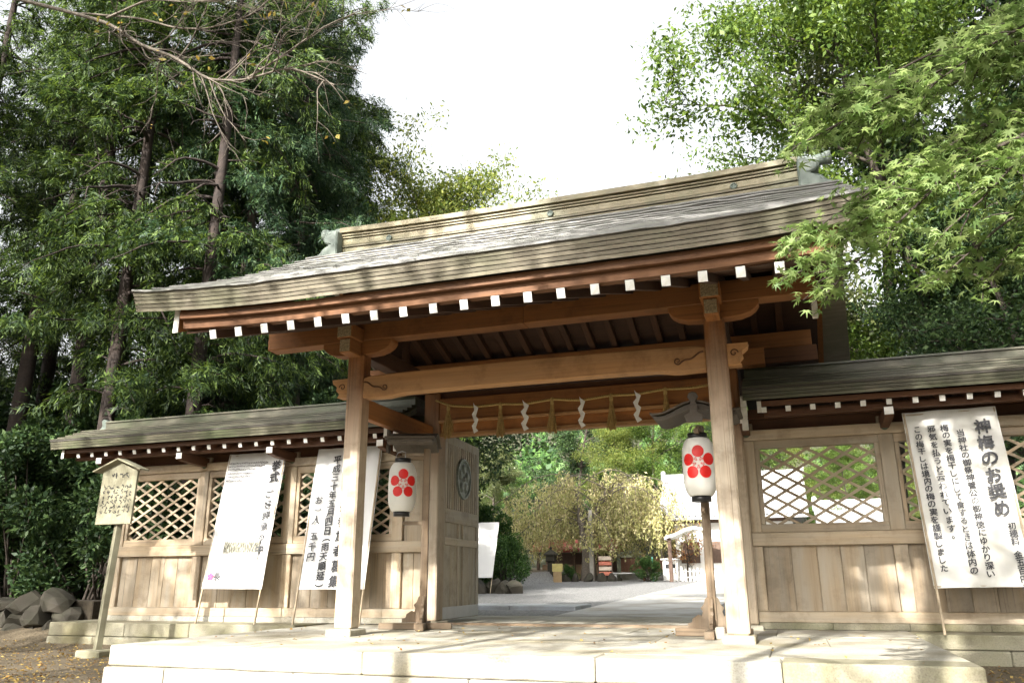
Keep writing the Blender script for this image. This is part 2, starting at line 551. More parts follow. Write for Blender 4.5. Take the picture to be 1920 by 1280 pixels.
LF_SHRUB = leafmat("shrub_leaf", (0.02, 0.05, 0.016), (0.045, 0.10, 0.026), (0.08, 0.15, 0.035), 0.25, 0.55, 0.25)
LF_FALL = leafmat("fallen_leaf", (0.20, 0.10, 0.03), (0.34, 0.22, 0.06), (0.45, 0.33, 0.10), 0.15, 0.7)
BARK = plain("bark", (0.045, 0.034, 0.026), 0.9, 0.4, 14.0, 0.6, second=(0.085, 0.07, 0.055), secamt=0.5, secscale=3.0)
BARK_RED = plain("cedar_bark", (0.020, 0.013, 0.010), 0.9, 0.4, 14.0, 0.6, second=(0.038, 0.024, 0.017), secamt=0.6, secscale=3.0)
BARK_GREY = plain("cherry_bark", (0.12, 0.10, 0.078), 0.85, 0.35, 14.0, 0.5)

# ------------------------------------------------------------------ ground
G0 = -0.40                                    # forecourt level; the platform top is z = 0


def ground_h(x, y):
    h = np.where(y < 11.0, G0, np.where(y < 12.4, G0 + (y - 11.0) / 1.4 * 0.36, -0.04))
    h = np.where(y > 15.0, -0.04 + 0.0195 * (np.clip(y, 15, 47) - 15), h)
    h = np.where(y > 58, h + 0.42 * (np.clip(y, 58, 110) - 58), h)
    h = np.where((y > 12.4) & (x < -12.4), np.maximum(h, 0.12 + 0.03 * (y - 12.4)), h)
    return h


def make_ground():
    xs = np.unique(np.concatenate([np.linspace(-600, -60, 19), np.linspace(-60, -13, 25), np.linspace(-13, 13, 53), np.linspace(13, 60, 16), np.linspace(60, 600, 19)]))
    ys = np.unique(np.concatenate([np.linspace(-300, -20, 12), np.linspace(-20, 10.8, 40), np.linspace(10.8, 16, 27), np.linspace(16, 60, 45), np.linspace(60, 120, 21), np.linspace(120, 900, 14)]))
    X, Y = np.meshgrid(xs, ys)
    Z = ground_h(X, Y)
    Z = Z + 0.012 * np.sin(X * 2.3 + Y) * (np.abs(X) < 60) * (Y < 10.9)
    V = np.stack([X, Y, Z], -1).reshape(-1, 3)
    ny, nx = X.shape
    i = np.arange(ny - 1)[:, None] * nx; j = np.arange(nx - 1)[None]
    F = np.stack([i + j, i + j + 1, i + j + nx + 1, i + j + nx], -1).reshape(-1, 4)
    m, nt, b = newmat("earth_and_gravel")
    L = nt.links.new
    tc = N(nt, "ShaderNodeTexCoord")
    n1 = N(nt, "ShaderNodeTexNoise", Scale=38.0, Detail=5.0, Roughness=0.7)
    L(tc.outputs["Object"], n1.inputs["Vector"])
    v1 = N(nt, "ShaderNodeTexVoronoi", Scale=26.0); L(tc.outputs["Object"], v1.inputs["Vector"])
    n2 = N(nt, "ShaderNodeTexNoise", Scale=0.8, Detail=4.0); L(tc.outputs["Object"], n2.inputs["Vector"])
    earth = ramp(nt, [(0.3, (0.045, 0.033, 0.019)), (0.5, (0.10, 0.076, 0.045)), (0.72, (0.19, 0.155, 0.095))])
    L(n1.outputs[0], earth.inputs[0])
    grav = ramp(nt, [(0.1, (0.09, 0.09, 0.088)), (0.5, (0.18, 0.18, 0.177)), (0.9, (0.27, 0.265, 0.25))])
    L(v1.outputs["Color"], grav.inputs[0])
    sx = N(nt, "ShaderNodeSeparateXYZ"); L(tc.outputs["Object"], sx.inputs[0])
    # gravel court: behind the gate, between the planted edges; it ends at the far trees
    def step(val, lo, hi):
        mr = N(nt, "ShaderNodeMapRange"); mr.inputs[1].default_value = lo; mr.inputs[2].default_value = hi
        L(val, mr.inputs[0]); return mr.outputs[0]
    def mulm(a, c):
        q = N(nt, "ShaderNodeMath", _operation='MULTIPLY'); L(a, q.inputs[0]); L(c, q.inputs[1]); return q.outputs[0]
    f = mulm(mulm(step(sx.outputs[1], 14.0, 14.6), step(sx.outputs[1], 54, 49)), mulm(step(sx.outputs[0], -13.4, -12.2), step(sx.outputs[0], 14, 12)))
    mx = N(nt, "ShaderNodeMix", _data_type='RGBA')
    L(f, mx.inputs["Factor"]); L(earth.outputs[0], mx.inputs["A"]); L(grav.outputs[0], mx.inputs["B"])
    litter = N(nt, "ShaderNodeMix", _data_type='RGBA')          # woodland floor on the hillside
    L(step(sx.outputs[1], 52, 58), litter.inputs["Factor"]); L(mx.outputs["Result"], litter.inputs["A"]); litter.inputs["B"].default_value = (0.035, 0.036, 0.016, 1)
    L(litter.outputs["Result"], b.inputs["Base Color"]); b.inputs["Roughness"].default_value = 0.95
    bp = N(nt, "ShaderNodeBump", Strength=0.6, Distance=0.03); L(v1.outputs["Distance"], bp.inputs["Height"]); L(bp.outputs[0], b.inputs["Normal"])
    o = put("ground", npmesh("ground", V, F, m))
    tag(o, "earth forecourt and pale gravel court", kind="structure")


make_ground()


def court_z(y): return float(-0.04 + 0.0195 * (min(max(y, 15), 47) - 15))


# paved path leading in from the gate
def strip(name, x0, x1, ys, dz, mat, th=0.0):
    V, F = [], []
    for y in ys:
        V += [(x0, y, court_z(y) + dz), (x1, y, court_z(y) + dz)]
    for i in range(len(ys) - 1):
        F.append((2 * i, 2 * i + 1, 2 * i + 3, 2 * i + 2))
    return mesh(name, V, F, mat)


path = put("path", strip("path", -4.45, -1.65, [15.6] + list(np.linspace(17, 48, 20)), 0.012, ST_PATH))
tag(path, "pale paved path through the court", kind="structure")
kerb = thing("kerb_row", "low row of grey granite kerb stones across the gravel behind the gate", "kerb", (-8.0, 18.2, 0))
for k in range(6):
    x0 = -4.5 - 1.5 * (k + 1)
    box("kerb_stone", kerb, x0, x0 + 1.485, 17.6, 19.1, court_z(18) - 0.1, court_z(18) + 0.085, ST_KERB, 0.012)

# ------------------------------------------------------------------ stone platform under the gate
plat = thing("stone_platform", "pale granite platform with stepped front edge under the gate", "platform", (-3.0, 7.4, G0))
xs_top = [-7.12, -5.45, -4.0, -1.72, -0.165, 1.31]
for i in range(5):
    yf = 7.40 if i == 0 else 7.33 + 0.006 * (i % 2)
    box("edge_stone", plat, xs_top[i] + 0.004, xs_top[i + 1] - 0.004, yf, 7.80, -0.205, 0.0 - 0.003 * (i % 2), ST_PLAT if i < 4 else ST_SIDE, 0.014)
xs_low = [-7.09, -6.3, -4.75, -2.9, -1.1, 0.3, 1.33]
for i in range(6):
    box("footing_stone", plat, xs_low[i] + 0.004, xs_low[i + 1] - 0.004, 7.31 + 0.01 * (i % 2), 7.9, -0.62, -0.212, ST_PLAT if i < 5 else ST_SIDE, 0.014)
rows = [(7.808, 9.1), (9.106, 10.6), (10.606, 11.93), (11.936, 13.6), (13.606, 15.3)]
for r, (ya, yb) in enumerate(rows):
    xa, xb = (-7.12, 1.31) if r < 3 else (-5.9, -0.1)
    cuts = [xa]
    off = 0.55 if r % 2 else 0.0
    x = xa + 1.45 + off
    while x < xb - 0.6:
        cuts.append(x); x += 1.55 + 0.25 * ((r * 3 + len(cuts)) % 3)
    cuts.append(xb)
    for i in range(len(cuts) - 1):
        box("paving_slab", plat, cuts[i] + 0.003, cuts[i + 1] - 0.003, ya, yb, -0.3, -0.002 - 0.003 * ((i + r) % 3), ST_PLAT, 0.007)

# ------------------------------------------------------------------ the gate
gate = thing("temple_gate", "large roofed wooden gate with open door, thick curved roof edge and white rafter tips", "gate", (-3.02, 10.7, 0))
XC = -2.95
PXL, PXR = -5.42, -0.62

for px in (PXL, PXR):
    pd = box("pillar_stone", gate, px - 0.175, px + 0.175, 9.28, 9.70, -0.05, 0.075, ST_PLAT, 0.015)
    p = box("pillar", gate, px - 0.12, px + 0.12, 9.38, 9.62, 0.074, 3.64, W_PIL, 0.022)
for px in (-5.39, -0.65):
    box("pillar_stone", gate, px - 0.2, px + 0.2, 11.80, 12.24, -0.05, 0.05, ST_PLAT, 0.012)
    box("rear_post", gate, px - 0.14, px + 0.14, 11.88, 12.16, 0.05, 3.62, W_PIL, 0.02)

# bracket arms and beam noses over the front pillars
CARVED = plain("carved_end_grain", (0.34, 0.27, 0.16), 0.8, 0.55, 55.0, 0.8)
for px in (PXL, PXR):
    hw = 0.53
    out = []
    for u, z in [(-1, 3.82), (-1, 3.775), (-0.93, 3.72), (-0.8, 3.675), (-0.6, 3.642), (-0.35, 3.632), (0.35, 3.632), (0.6, 3.642), (0.8, 3.675), (0.93, 3.72), (1, 3.775), (1, 3.82)]:
        out.append((u * hw, z - 3.7))
    put("bracket_arm", extrude_poly("bracket_arm", out, 'y', -0.10, 0.10, W_HI['x'], 0.004), gate, (px, 9.5, 3.7))
    up = box("beam_nose", gate, px - 0.118, px + 0.118, 9.05, 9.37, 3.785, 3.975, W_HI, 0.008)
    put("carved_end", boxmesh(0.20, 0.012, 0.165, CARVED, 0.002), up, (0, -0.163, 0), local=True)
    lo = box("beam_nose", gate, px - 0.085, px + 0.085, 9.08, 9.37, 3.585, 3.782, W_HI, 0.008)
    put("carved_end", boxmesh(0.145, 0.012, 0.165, CARVED, 0.002), lo, (0, -0.148, 0), local=True)

# purlins
box("front_purlin", gate, -6.86, -3.0, 9.38, 9.62, 3.823, 4.085, W_HI, 0.008)
box("front_purlin", gate, -2.996, 0.56, 9.38, 9.62, 3.823, 4.085, W_HI, 0.008)
box("rear_purlin", gate, -6.6, 0.56, 11.82, 12.06, 3.86, 4.09, W_HI, 0.008)
box("rear_beam", gate, -6.6, 0.62, 11.80, 12.02, 3.63, 3.855, W_DK, 0.008)
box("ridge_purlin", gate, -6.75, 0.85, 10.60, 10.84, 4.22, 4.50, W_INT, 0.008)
# rainbow beam between the pillars
out = [(-5.302, 3.02), (-4.95, 3.012), (-4.72, 3.045), (-4.0, 3.052), (-2.0, 3.052), (-1.32, 3.045), (-1.1, 3.012), (-0.742, 3.02),
       (-0.742, 3.29), (-0.82, 3.315), (-1.2, 3.33), (-3.02, 3.345), (-4.85, 3.33), (-5.22, 3.315), (-5.302, 3.29)]
out = [(x + 3.02, z - 3.18) for x, z in out]
rb = put("rainbow_beam", extrude_poly("rainbow_beam", out, 'y', -0.095, 0.095, W_NUKI['x'], 0.012), gate, (-3.02, 9.5, 3.18))
for sgn in (-1, 1):
    pts = []
    bx = -5.30 if sgn < 0 else -0.745
    for t in np.linspace(0, 1, 14):
        pts.append((bx - sgn * (0.02 + 0.27 * t), 9.398, 3.235 - 0.115 * t + 0.012 * math.sin(9 * t)))
    c = (bx - sgn * 0.33, 9.398, 3.145)
    for a in np.linspace(0, 2 * math.pi * 1.25, 20):
        rr = 0.045 * (1 - a / 11)
        pts.append((c[0] + sgn * rr * math.cos(a + 0.6), 9.398, c[2] - rr * math.sin(a + 0.6)))
    pts = np.array(pts) - np.array([-3.02, 9.5, 3.18])
    V, F = tube_np(pts, np.linspace(0.012, 0.006, len(pts)), 5)
    put("scroll_carving", npmesh("scroll_carving", V, F, W_DK['x'], True), rb, (0, 0, 0), local=True)
for sgn, px in ((-1, PXL), (1, PXR)):
    o = [(0.122, 3.04), (0.28, 3.05), (0.25, 3.10), (0.30, 3.15), (0.29, 3.2), (0.355, 3.25), (0.37, 3.31), (0.122, 3.31)]
    o = [(sgn * x, z - 3.18) for x, z in o]
    nz = put("carved_nose", extrude_poly("carved_nose", o, 'y', -0.085, 0.085, W_NUKI['x'], 0.005), gate, (px, 9.5, 3.18))
    pts = [(sgn * (0.20 + 0.05 * (1 - a / 9) * math.cos(a)), -0.088, 0.01 + 0.05 * (1 - a / 9) * math.sin(a)) for a in np.linspace(0, 7, 18)]
    V, F = tube_np(pts, np.full(18, 0.007), 5)
    put("scroll_carving", npmesh("scroll_carving", V, F, W_DK['x'], True), nz, (0, 0, 0), local=True)
# ties running back to the rear posts, cross beams and struts under the gables
for px in (PXL, PXR):
    box("tie_beam", gate, px - 0.06, px + 0.06, 9.622, 11.878, 2.79, 3.06, W_HI, 0.008)
    box("cross_beam", gate, px - 0.10, px + 0.10, 9.64, 11.78, 3.62, 3.86, W_INT, 0.008)
    box("gable_strut", gate, px - 0.10, px + 0.10, 10.60, 10.84, 3.865, 4.215, W_INT, 0.008)
box("beam_end", gate, -0.505, -0.10, 11.5, 11.75, 3.56, 3.80, W_HI, 0.008)
# head of the doorway
box("door_lintel", gate, -5.248, -0.792, 11.87, 12.12, 3.145, 3.51, W_HI, 0.01)
box("lintel_ledge", gate, -5.248, -0.792, 11.83, 12.10, 3.105, 3.142, W_NUKI, 0.004)
box("lintel_board", gate, -5.248, -0.792, 11.93, 11.98, 2.952, 3.103, W_HI, 0.003)
box("door_head", gate, -5.248, -0.792, 11.90, 12.06, 2.885, 2.95, W_NUKI, 0.006)
box("upper_board", gate, -5.248, -0.792, 11.97, 12.01, 3.513, 3.62, W_DK, 0.003)
box("threshold", gate, -5.248, -0.792, 11.95, 12.1, -0.02, 0.03, W_OLD, 0.006)

# rafters with white painted tips
tip, top = (7.35, 3.411), (10.72, 4.563)
for i in range(-1, 20):
    x = -6.14 + 0.3493 * i
    if i == -1 or i == 19: continue
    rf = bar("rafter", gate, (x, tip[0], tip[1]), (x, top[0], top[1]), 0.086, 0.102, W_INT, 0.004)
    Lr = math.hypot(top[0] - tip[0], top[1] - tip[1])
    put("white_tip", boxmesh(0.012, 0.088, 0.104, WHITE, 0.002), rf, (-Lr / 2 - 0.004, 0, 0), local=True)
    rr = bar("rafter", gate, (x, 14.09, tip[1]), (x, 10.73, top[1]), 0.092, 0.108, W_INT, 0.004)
    put("white_tip", boxmesh(0.012, 0.094, 0.110, WHITE, 0.002), rr, (-Lr / 2 - 0.004, 0, 0), local=True)

# roof body
YR = 10.72
Y_E, Z_E = 7.08, 3.846
S_TOP = 3.47


def rprof(s):                       # s metres back from the eave -> z of the top surface
    return Z_E + 0.430 * s + 0.0330 * s * s


def lift(x, s):
    d = max(0.0, (abs(x - XC) - 1.8) / 2.4)
    return 0.105 * d ** 2.2 * (1 - s / S_TOP) ** 1.3


def hwid(s): return 4.19 - 0.06 * s


def roof_piece(name, secpts, mirror, mat, nst=41, jit=0.0):
    """secpts: outline [(s, dz below/above the top surface, dy)] ; swept along X with the eave curve"""
    secs = []
    cy, cz = None, None
    for t in np.linspace(-1, 1, nst):
        sec = []
        jz = rng.normal() * jit
        for s, dz, dy in secpts:
            ss = max(0.0, s)
            x = t * hwid(ss)
            y = Y_E + s + dy
            z = rprof(ss) + dz + jz + lift(x + XC, min(ss, S_TOP))
            if mirror: y = 2 * YR - y
            sec.append((x, y, z))
        secs.append(sec)
    c = np.mean(np.array(secs[len(secs) // 2]), axis=0)
    c[0] = 0
    secs = [[tuple(np.array(p) - c) for p in s] for s in secs]
    V, F = sweep_x(secs)
    me = fixn(mesh(name, V, F, mat))
    return put(name, me, gate, (XC + c[0], c[1], c[2]))


# thick edge: five plate layers that run all the way up under the surface
NL = 5
TH = 0.212
for mir in (False, True):
    for j in range(NL):
        z1 = -TH * j / NL - 0.004
        z0 = -TH * (j + 1) / NL + 0.004
        dy0, dy1 = 0.018 * (j + 1), 0.018 * j + 0.004
        ss = [0, 0.5, 1.0, 1.6, 2.2, 2.8, S_TOP]
        outline = [(0, z0, dy0 + 0.0), (0, z1, dy1)] + [(s, z1, 0.02) for s in ss[1:]] + [(s, z0, 0.02) for s in ss[:0:-1]]
        roof_piece("edge_course", outline, mir, RF_MAIN, jit=0.0016)
    NC = 13
    for k in range(NC):
        s0, s1 = S_TOP * k / NC, S_TOP * (k + 1) / NC
        if k == 0: s0 = -0.02
        roof_piece("roof_course", [(s0, 0.036 if k else 0.006, -0.006), (s0, 0.054 if k else 0.030, -0.006), (s1 + 0.03, 0.014, 0), (s1 + 0.03, -0.004, 0), (s0, -0.004, 0.04), (s0, 0.036 if k else 0.006, 0.03)], mir, RF_SLOPE, jit=0.004)
        if k: roof_piece("course_shadow_line", [(s0, 0.004, 0.004), (s0, 0.0355, 0.004), (s0, 0.0355, 0.028), (s0, 0.004, 0.028)], mir, RF_SHADOW, jit=0.002)
    # eave boards that sit on the rafter tips
    for (ya, yb, za, zb) in ((7.335, 7.44, 3.468, 3.562), (7.255, 7.42, 3.566, 3.646)):
        secs = []
        for t in np.linspace(-1, 1, 19):
            x = t * 3.62
            d = lift(x + XC, 0) * 0.95
            sec = [(x, y, z + d) for y, z in ((ya, za), (ya - 0.006, zb), (yb, zb), (yb, za))]
            if mir: sec = [(p[0], 2 * YR - p[1], p[2]) for p in sec]
            secs.append(sec)
        c = Vector((0, ya if not mir else 2 * YR - ya, za))
        secs = [[tuple(Vector(p) - c) for p in s] for s in secs]
        V, F = sweep_x(secs)
        put("eave_board", fixn(mesh("eave_board", V, F, W_EAVE['x'])), gate, (XC + c[0], c[1], c[2]))
    # soffit
    pts = [(7.40, 3.475), (10.71, 4.632), (10.71, 4.66), (7.40, 3.50)]
    if mir: pts = [(2 * YR - y, z) for y, z in pts]
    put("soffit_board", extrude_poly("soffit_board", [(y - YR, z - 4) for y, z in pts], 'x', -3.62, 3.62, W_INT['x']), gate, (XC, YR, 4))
    # barge boards
    for xb in (-6.66, 0.73):
        ss = np.linspace(0.24, S_TOP + 0.14, 12)
        upper = [(Y_E + s, rprof(s) - TH - 0.012 + lift(xb, min(s, S_TOP)) * 0.8) for s in ss]
        lower = [(Y_E + s + 0.05, rprof(s) - TH - 0.265 + 0.0 * s) for s in ss[::-1]]
        lower[-1] = (Y_E + ss[0], lower[-1][1])
        o = upper + lower
        if mir: o = [(2 * YR - y, z) for y, z in o]
        o = [(y - YR, z - 4) for y, z in o]
        bb = put("barge_board", extrude_poly("barge_board", o, 'x', -0.037, 0.037, W_HI['y']), gate, (xb, YR, 4))
        yy = Y_E + ss[0]
        yl = (yy - 0.006 - YR) if not mir else (2 * YR - yy + 0.006 - YR)
        zt, zb = upper[0][1], rprof(ss[0]) - TH - 0.265
        put("white_tip", boxmesh(0.076, 0.012, zt - zb + 0.004, WHITE, 0.002), bb, (0, yl, (zt + zb) / 2 - 4), local=True)

# the segmented pale end strip that hangs at the right gable
e = box("gable_strip", gate, 0.50, 0.565, 9.64, 9.72, 3.60, 3.86, WHITE_OLD, 0.006)

# box ridge with mouldings
RX0, RX1 = -6.47, 0.585


def ridge_bar(name, y0, z0, z1, mat):
    secs = []
    for t in np.linspace(-1, 1, 15):
        x = (RX1 - RX0) / 2 * t
        d = 0.045 * abs(t) ** 3
        secs.append([(x, y0 - YR, z0 + d - 6), (x, y0 - YR, z1 + d - 6), (x, YR - y0, z1 + d - 6), (x, YR - y0, z0 + d - 6)])
    V, F = sweep_x(secs)
    return put(name, fixn(mesh(name, V, F, mat)), gate, ((RX0 + RX1) / 2, YR, 6))


ridge_bar("ridge_body", 10.58, 5.55, 6.03, RF_LINE)
ridge_bar("ridge_panel", 10.55, 5.58, 5.772, RF_RIDGE)
ridge_bar("ridge_moulding", 10.535, 5.790, 5.816, RF_RIDGE)
ridge_bar("ridge_panel", 10.555, 5.834, 5.928, RF_RIDGE)
ridge_bar("ridge_moulding", 10.535, 5.946, 5.966, RF_RIDGE)
ridge_bar("ridge_moulding", 10.52, 5.984, 6.008, RF_RIDGE)
ridge_bar("ridge_cap", 10.48, 6.028, 6.108, RF_RIDGE)
for mx in (-5.6, -2.93, -0.28):
    put("medallion", lathe("medallion", [(0.050, 0), (0.050, 0.02), (0.042, 0.034), (0.03, 0.034), (0.028, 0.026), (0.0, 0.03)], COPPER, 18), gate, (mx, 10.556, 5.882), (R(90), 0, 0))
# copper ridge ends
for sgn, ex in ((-1, RX0), (1, RX1)):
    a = [(0.0, 0.23), (0.10, 0.24), (0.13, 0.20), (0.24, 0.19), (0.29, 0.13), (0.28, 0.05), (0.22, 0.005), (0.16, -0.01),
         (0.22, -0.04), (0.31, -0.09), (0.345, -0.15), (0.43, -0.19), (0.45, -0.27), (0.40, -0.33), (0.30, -0.345), (0.12, -0.27), (0.0, -0.25)]
    o = [(sgn * (x - 0.02), z) for x, z in a]
    be = put("ridge_ornament", extrude_poly("ridge_ornament", o, 'y', -0.24, 0.24, COPPER, 0.02), gate, (ex, YR, 5.92))
    o2 = [(sgn * (x - 0.02) * 0.9, z * 0.96 - 0.012) for x, z in a]
    put("ornament_shoulder", extrude_poly("ornament_shoulder", [p for p in o2], 'y', -0.34, 0.34, COPPER, 0.02), be, (0, 0, -0.05), local=True)
    tb = lathe("ridge_tube", [(0.0, 0), (0.085, 0), (0.085, 0.03), (0.075, 0.04), (0.082, 0.42), (0.094, 0.43), (0.094, 0.50), (0.07, 0.505), (0.065, 0.47), (0.0, 0.47)], COPPER, 20, caps=False)
    put("ridge_tube", tb, be, (-sgn * 0.06, 0, 0.215), (0, sgn * R(84), 0), local=True)

# ------------------------------------------------------------------ doors
SHOE = plain("grey_metal_shoe", (0.50, 0.51, 0.53), 0.55, 0.08, 5.0)


def door(hx, ang, sgn):
    """leaf of length 1.85 m hinged at (hx,12.07); built along local +X, face at local -Y"""
    Ld, H0, H1 = 1.85, 0.055, 3.0
    hinge = Vector((hx, 12.09, 0))
    m = W_DOOR
    # frame as one welded outline object = the door itself
    bm = bmesh.new()

    def add(x0, x1, y0, y1, z0, z1):
        r = bmesh.ops.create_cube(bm, size=1.0)
        bmesh.ops.scale(bm, vec=(x1 - x0, y1 - y0, z1 - z0), verts=r['verts'])
        bmesh.ops.translate(bm, vec=((x0 + x1) / 2, (y0 + y1) / 2, (z0 + z1) / 2), verts=r['verts'])
    add(0, 0.13, -0.035, 0.035, H0, H1)
    add(Ld - 0.11, Ld, -0.035, 0.035, H0, H1)
    add(0.13, Ld - 0.11, -0.0345, 0.0345, 2.86, H1 - 0.001)
    me = bpy.data.meshes.new("door"); bm.to_mesh(me); bm.free(); me.materials.append(m['z'])
    d = put("door", me, gate, hinge, (0, 0, ang))
    add_l = lambda name, x0, x1, y0, y1, z0, z1, mt, bev=0.004: put(name, boxmesh(x1 - x0, y1 - y0, z1 - z0, mt, bev), d, ((x0 + x1) / 2, (y0 + y1) / 2, (z0 + z1) / 2), local=True)
    x0, x1 = 0.131, Ld - 0.111
    add_l("rail", x0, x1, -0.04, 0.034, 1.56, 1.78, m['x'])
    add_l("rail", x0, x1, -0.04, 0.034, 1.20, 1.32, m['x'])
    add_l("bottom_rail", x0 - 0.12, x1 + 0.1, -0.046, -0.0355, H0 + 0.01, 0.245, SHOE)
    add_l("rail", x0, x1, -0.034, 0.034, H0, 0.24, m['x'])
    xm = (x0 + x1) / 2
    for c in (xm - 0.11, xm + 0.11):
        add_l("muntin", c - 0.04, c + 0.04, -0.037, 0.03, 1.321, 1.559, m['z'])
        add_l("muntin", c - 0.04, c + 0.04, -0.037, 0.03, 0.241, 1.199, m['z'])
    for a, b_ in ((x0, xm - 0.151), (xm + 0.151, x1)):
        add_l("panel", a, b_, -0.012, 0.012, 1.321, 1.559, m['z'], 0.002)
        n = 2
        for q in range(n):
            add_l("panel", a + (b_ - a) * q / n + 0.002, a + (b_ - a) * (q + 1) / n - 0.002, -0.014, 0.012, 0.241, 1.199, m['z'], 0.003)
    add_l("panel", xm - 0.069, xm + 0.069, -0.016, 0.012, 0.241, 1.199, m['z'], 0.002)
    add_l("panel", xm - 0.069, xm + 0.069, -0.016, 0.012, 1.321, 1.559, m['z'], 0.002)
    ns = 15
    pitch = (x1 - x0) / ns
    for q in range(ns):
        c = x0 + pitch * (q + 0.5)
        add_l("slat", c - 0.028, c + 0.028, -0.034, 0.012, 1.781, 2.859, m['z'], 0.003)
    add_l("backing_panel", x0, x1, 0.024, 0.032, 1.781, 2.859, W_DK['z'], 0.0)
    return d


d1 = door(-5.30, R(90 + 2.5), 1)
d2 = door(-0.74, R(90 - 2.5), -1)


def plum_crest_mesh(name, R0, mat, th):
    """disc with rim, five round petals and a centre, facing +Z"""
    bm = bmesh.new()
    def disc(cx, cy, r, z0, z1, n=20, inner=0.8):
        vs0 = [bm.verts.new((cx + r * math.cos(a), cy + r * math.sin(a), z0)) for a in np.linspace(0, 2 * math.pi, n, endpoint=False)]
        vs1 = [bm.verts.new((cx + inner * r * math.cos(a), cy + inner * r * math.sin(a), z1)) for a in np.linspace(0, 2 * math.pi, n, endpoint=False)]
        for i in range(n):
            bm.faces.new((vs0[i], vs0[(i + 1) % n], vs1[(i + 1) % n], vs1[i]))
        bm.faces.new(vs1)
    disc(0, 0, R0, 0, th, 36, 0.97)
    # rim
    n = 36
    ring = []
    for rr, z in ((R0 * 0.98, th), (R0 * 0.98, th * 2), (R0 * 0.88, th * 2), (R0 * 0.86, th)):
        ring.append([bm.verts.new((rr * math.cos(a), rr * math.sin(a), z)) for a in np.linspace(0, 2 * math.pi, n, endpoint=False)])
    for q in range(3):
        for i in range(n):
            bm.faces.new((ring[q][i], ring[q][(i + 1) % n], ring[q + 1][(i + 1) % n], ring[q + 1][i]))
    for k in range(5):
        a = math.pi / 2 + k * 2 * math.pi / 5
        disc(R0 * 0.50 * math.cos(a), R0 * 0.50 * math.sin(a), R0 * 0.27, th, th * 2.6, 18, 0.6)
    disc(0, 0, R0 * 0.15, th, th * 2.8, 14, 0.6)
    me = bpy.data.meshes.new(name); bm.to_mesh(me); bm.free(); me.materials.append(mat)
    return me


put("plum_crest", plum_crest_mesh("plum_crest", 0.355, COPPER_DK, 0.018), d1, (0.98, -0.034, 2.335), (R(90), 0, 0), local=True)
put("plum_crest", plum_crest_mesh("plum_crest", 0.355, COPPER_DK, 0.018), d2, (0.98, 0.034, 2.335), (R(-90), 0, 0), local=True)

# ------------------------------------------------------------------ roofed lattice walls
YW = 12.0


def clip_seg(p, q, x0, x1, z0, z1):
    (ax, az), (bx, bz) = p, q
    t0, t1 = 0.0, 1.0
    dx, dz = bx - ax, bz - az
    for pp, qq in ((-dx, ax - x0), (dx, x1 - ax), (-dz, az - z0), (dz, z1 - az)):
        if abs(pp) < 1e-9:
            if qq < 0: return None
            continue
        r = qq / pp
        if pp < 0: t0 = max(t0, r)
        else: t1 = min(t1, r)
    if t0 >= t1: return None
    return (ax + t0 * dx, az + t0 * dz), (ax + t1 * dx, az + t1 * dz)


def lattice(parent, x0, x1, z0, z1, pitch=0.325, ang=30.5, detail=True):
    tn = math.tan(R(ang))
    xc = (x0 + x1) / 2
    for sgn, y in ((1, 12.035), (-1, 12.052)):
        n = int((x1 - x0 + (z1 - z0) / tn) / pitch) + 3
        for k in range(-n, n + 1):
            cx = xc + k * pitch + (0.09 if sgn < 0 else 0)
            zc = (z0 + z1) / 2
            a = (cx - 4, zc - sgn * 4 * tn); b = (cx + 4, zc + sgn * 4 * tn)
            s = clip_seg(a, b, x0 - 0.01, x1 + 0.01, z0 - 0.01, z1 + 0.01)
            if s is None or math.hypot(s[1][0] - s[0][0], s[1][1] - s[0][1]) < 0.08: continue
            L = math.hypot(s[1][0] - s[0][0], s[1][1] - s[0][1])
            th = math.atan2(s[1][1] - s[0][1], s[1][0] - s[0][0])
            me = boxmesh(L, 0.016, 0.038, W_WALL['x'], 0.0)
            put("lattice_slat", me, parent, ((s[0][0] + s[1][0]) / 2, y, (s[0][1] + s[1][1]) / 2), (0, -th, 0))


NAIL = plain("nail_cover_bronze", (0.07, 0.09, 0.06), 0.5, 0.3, 20.0)


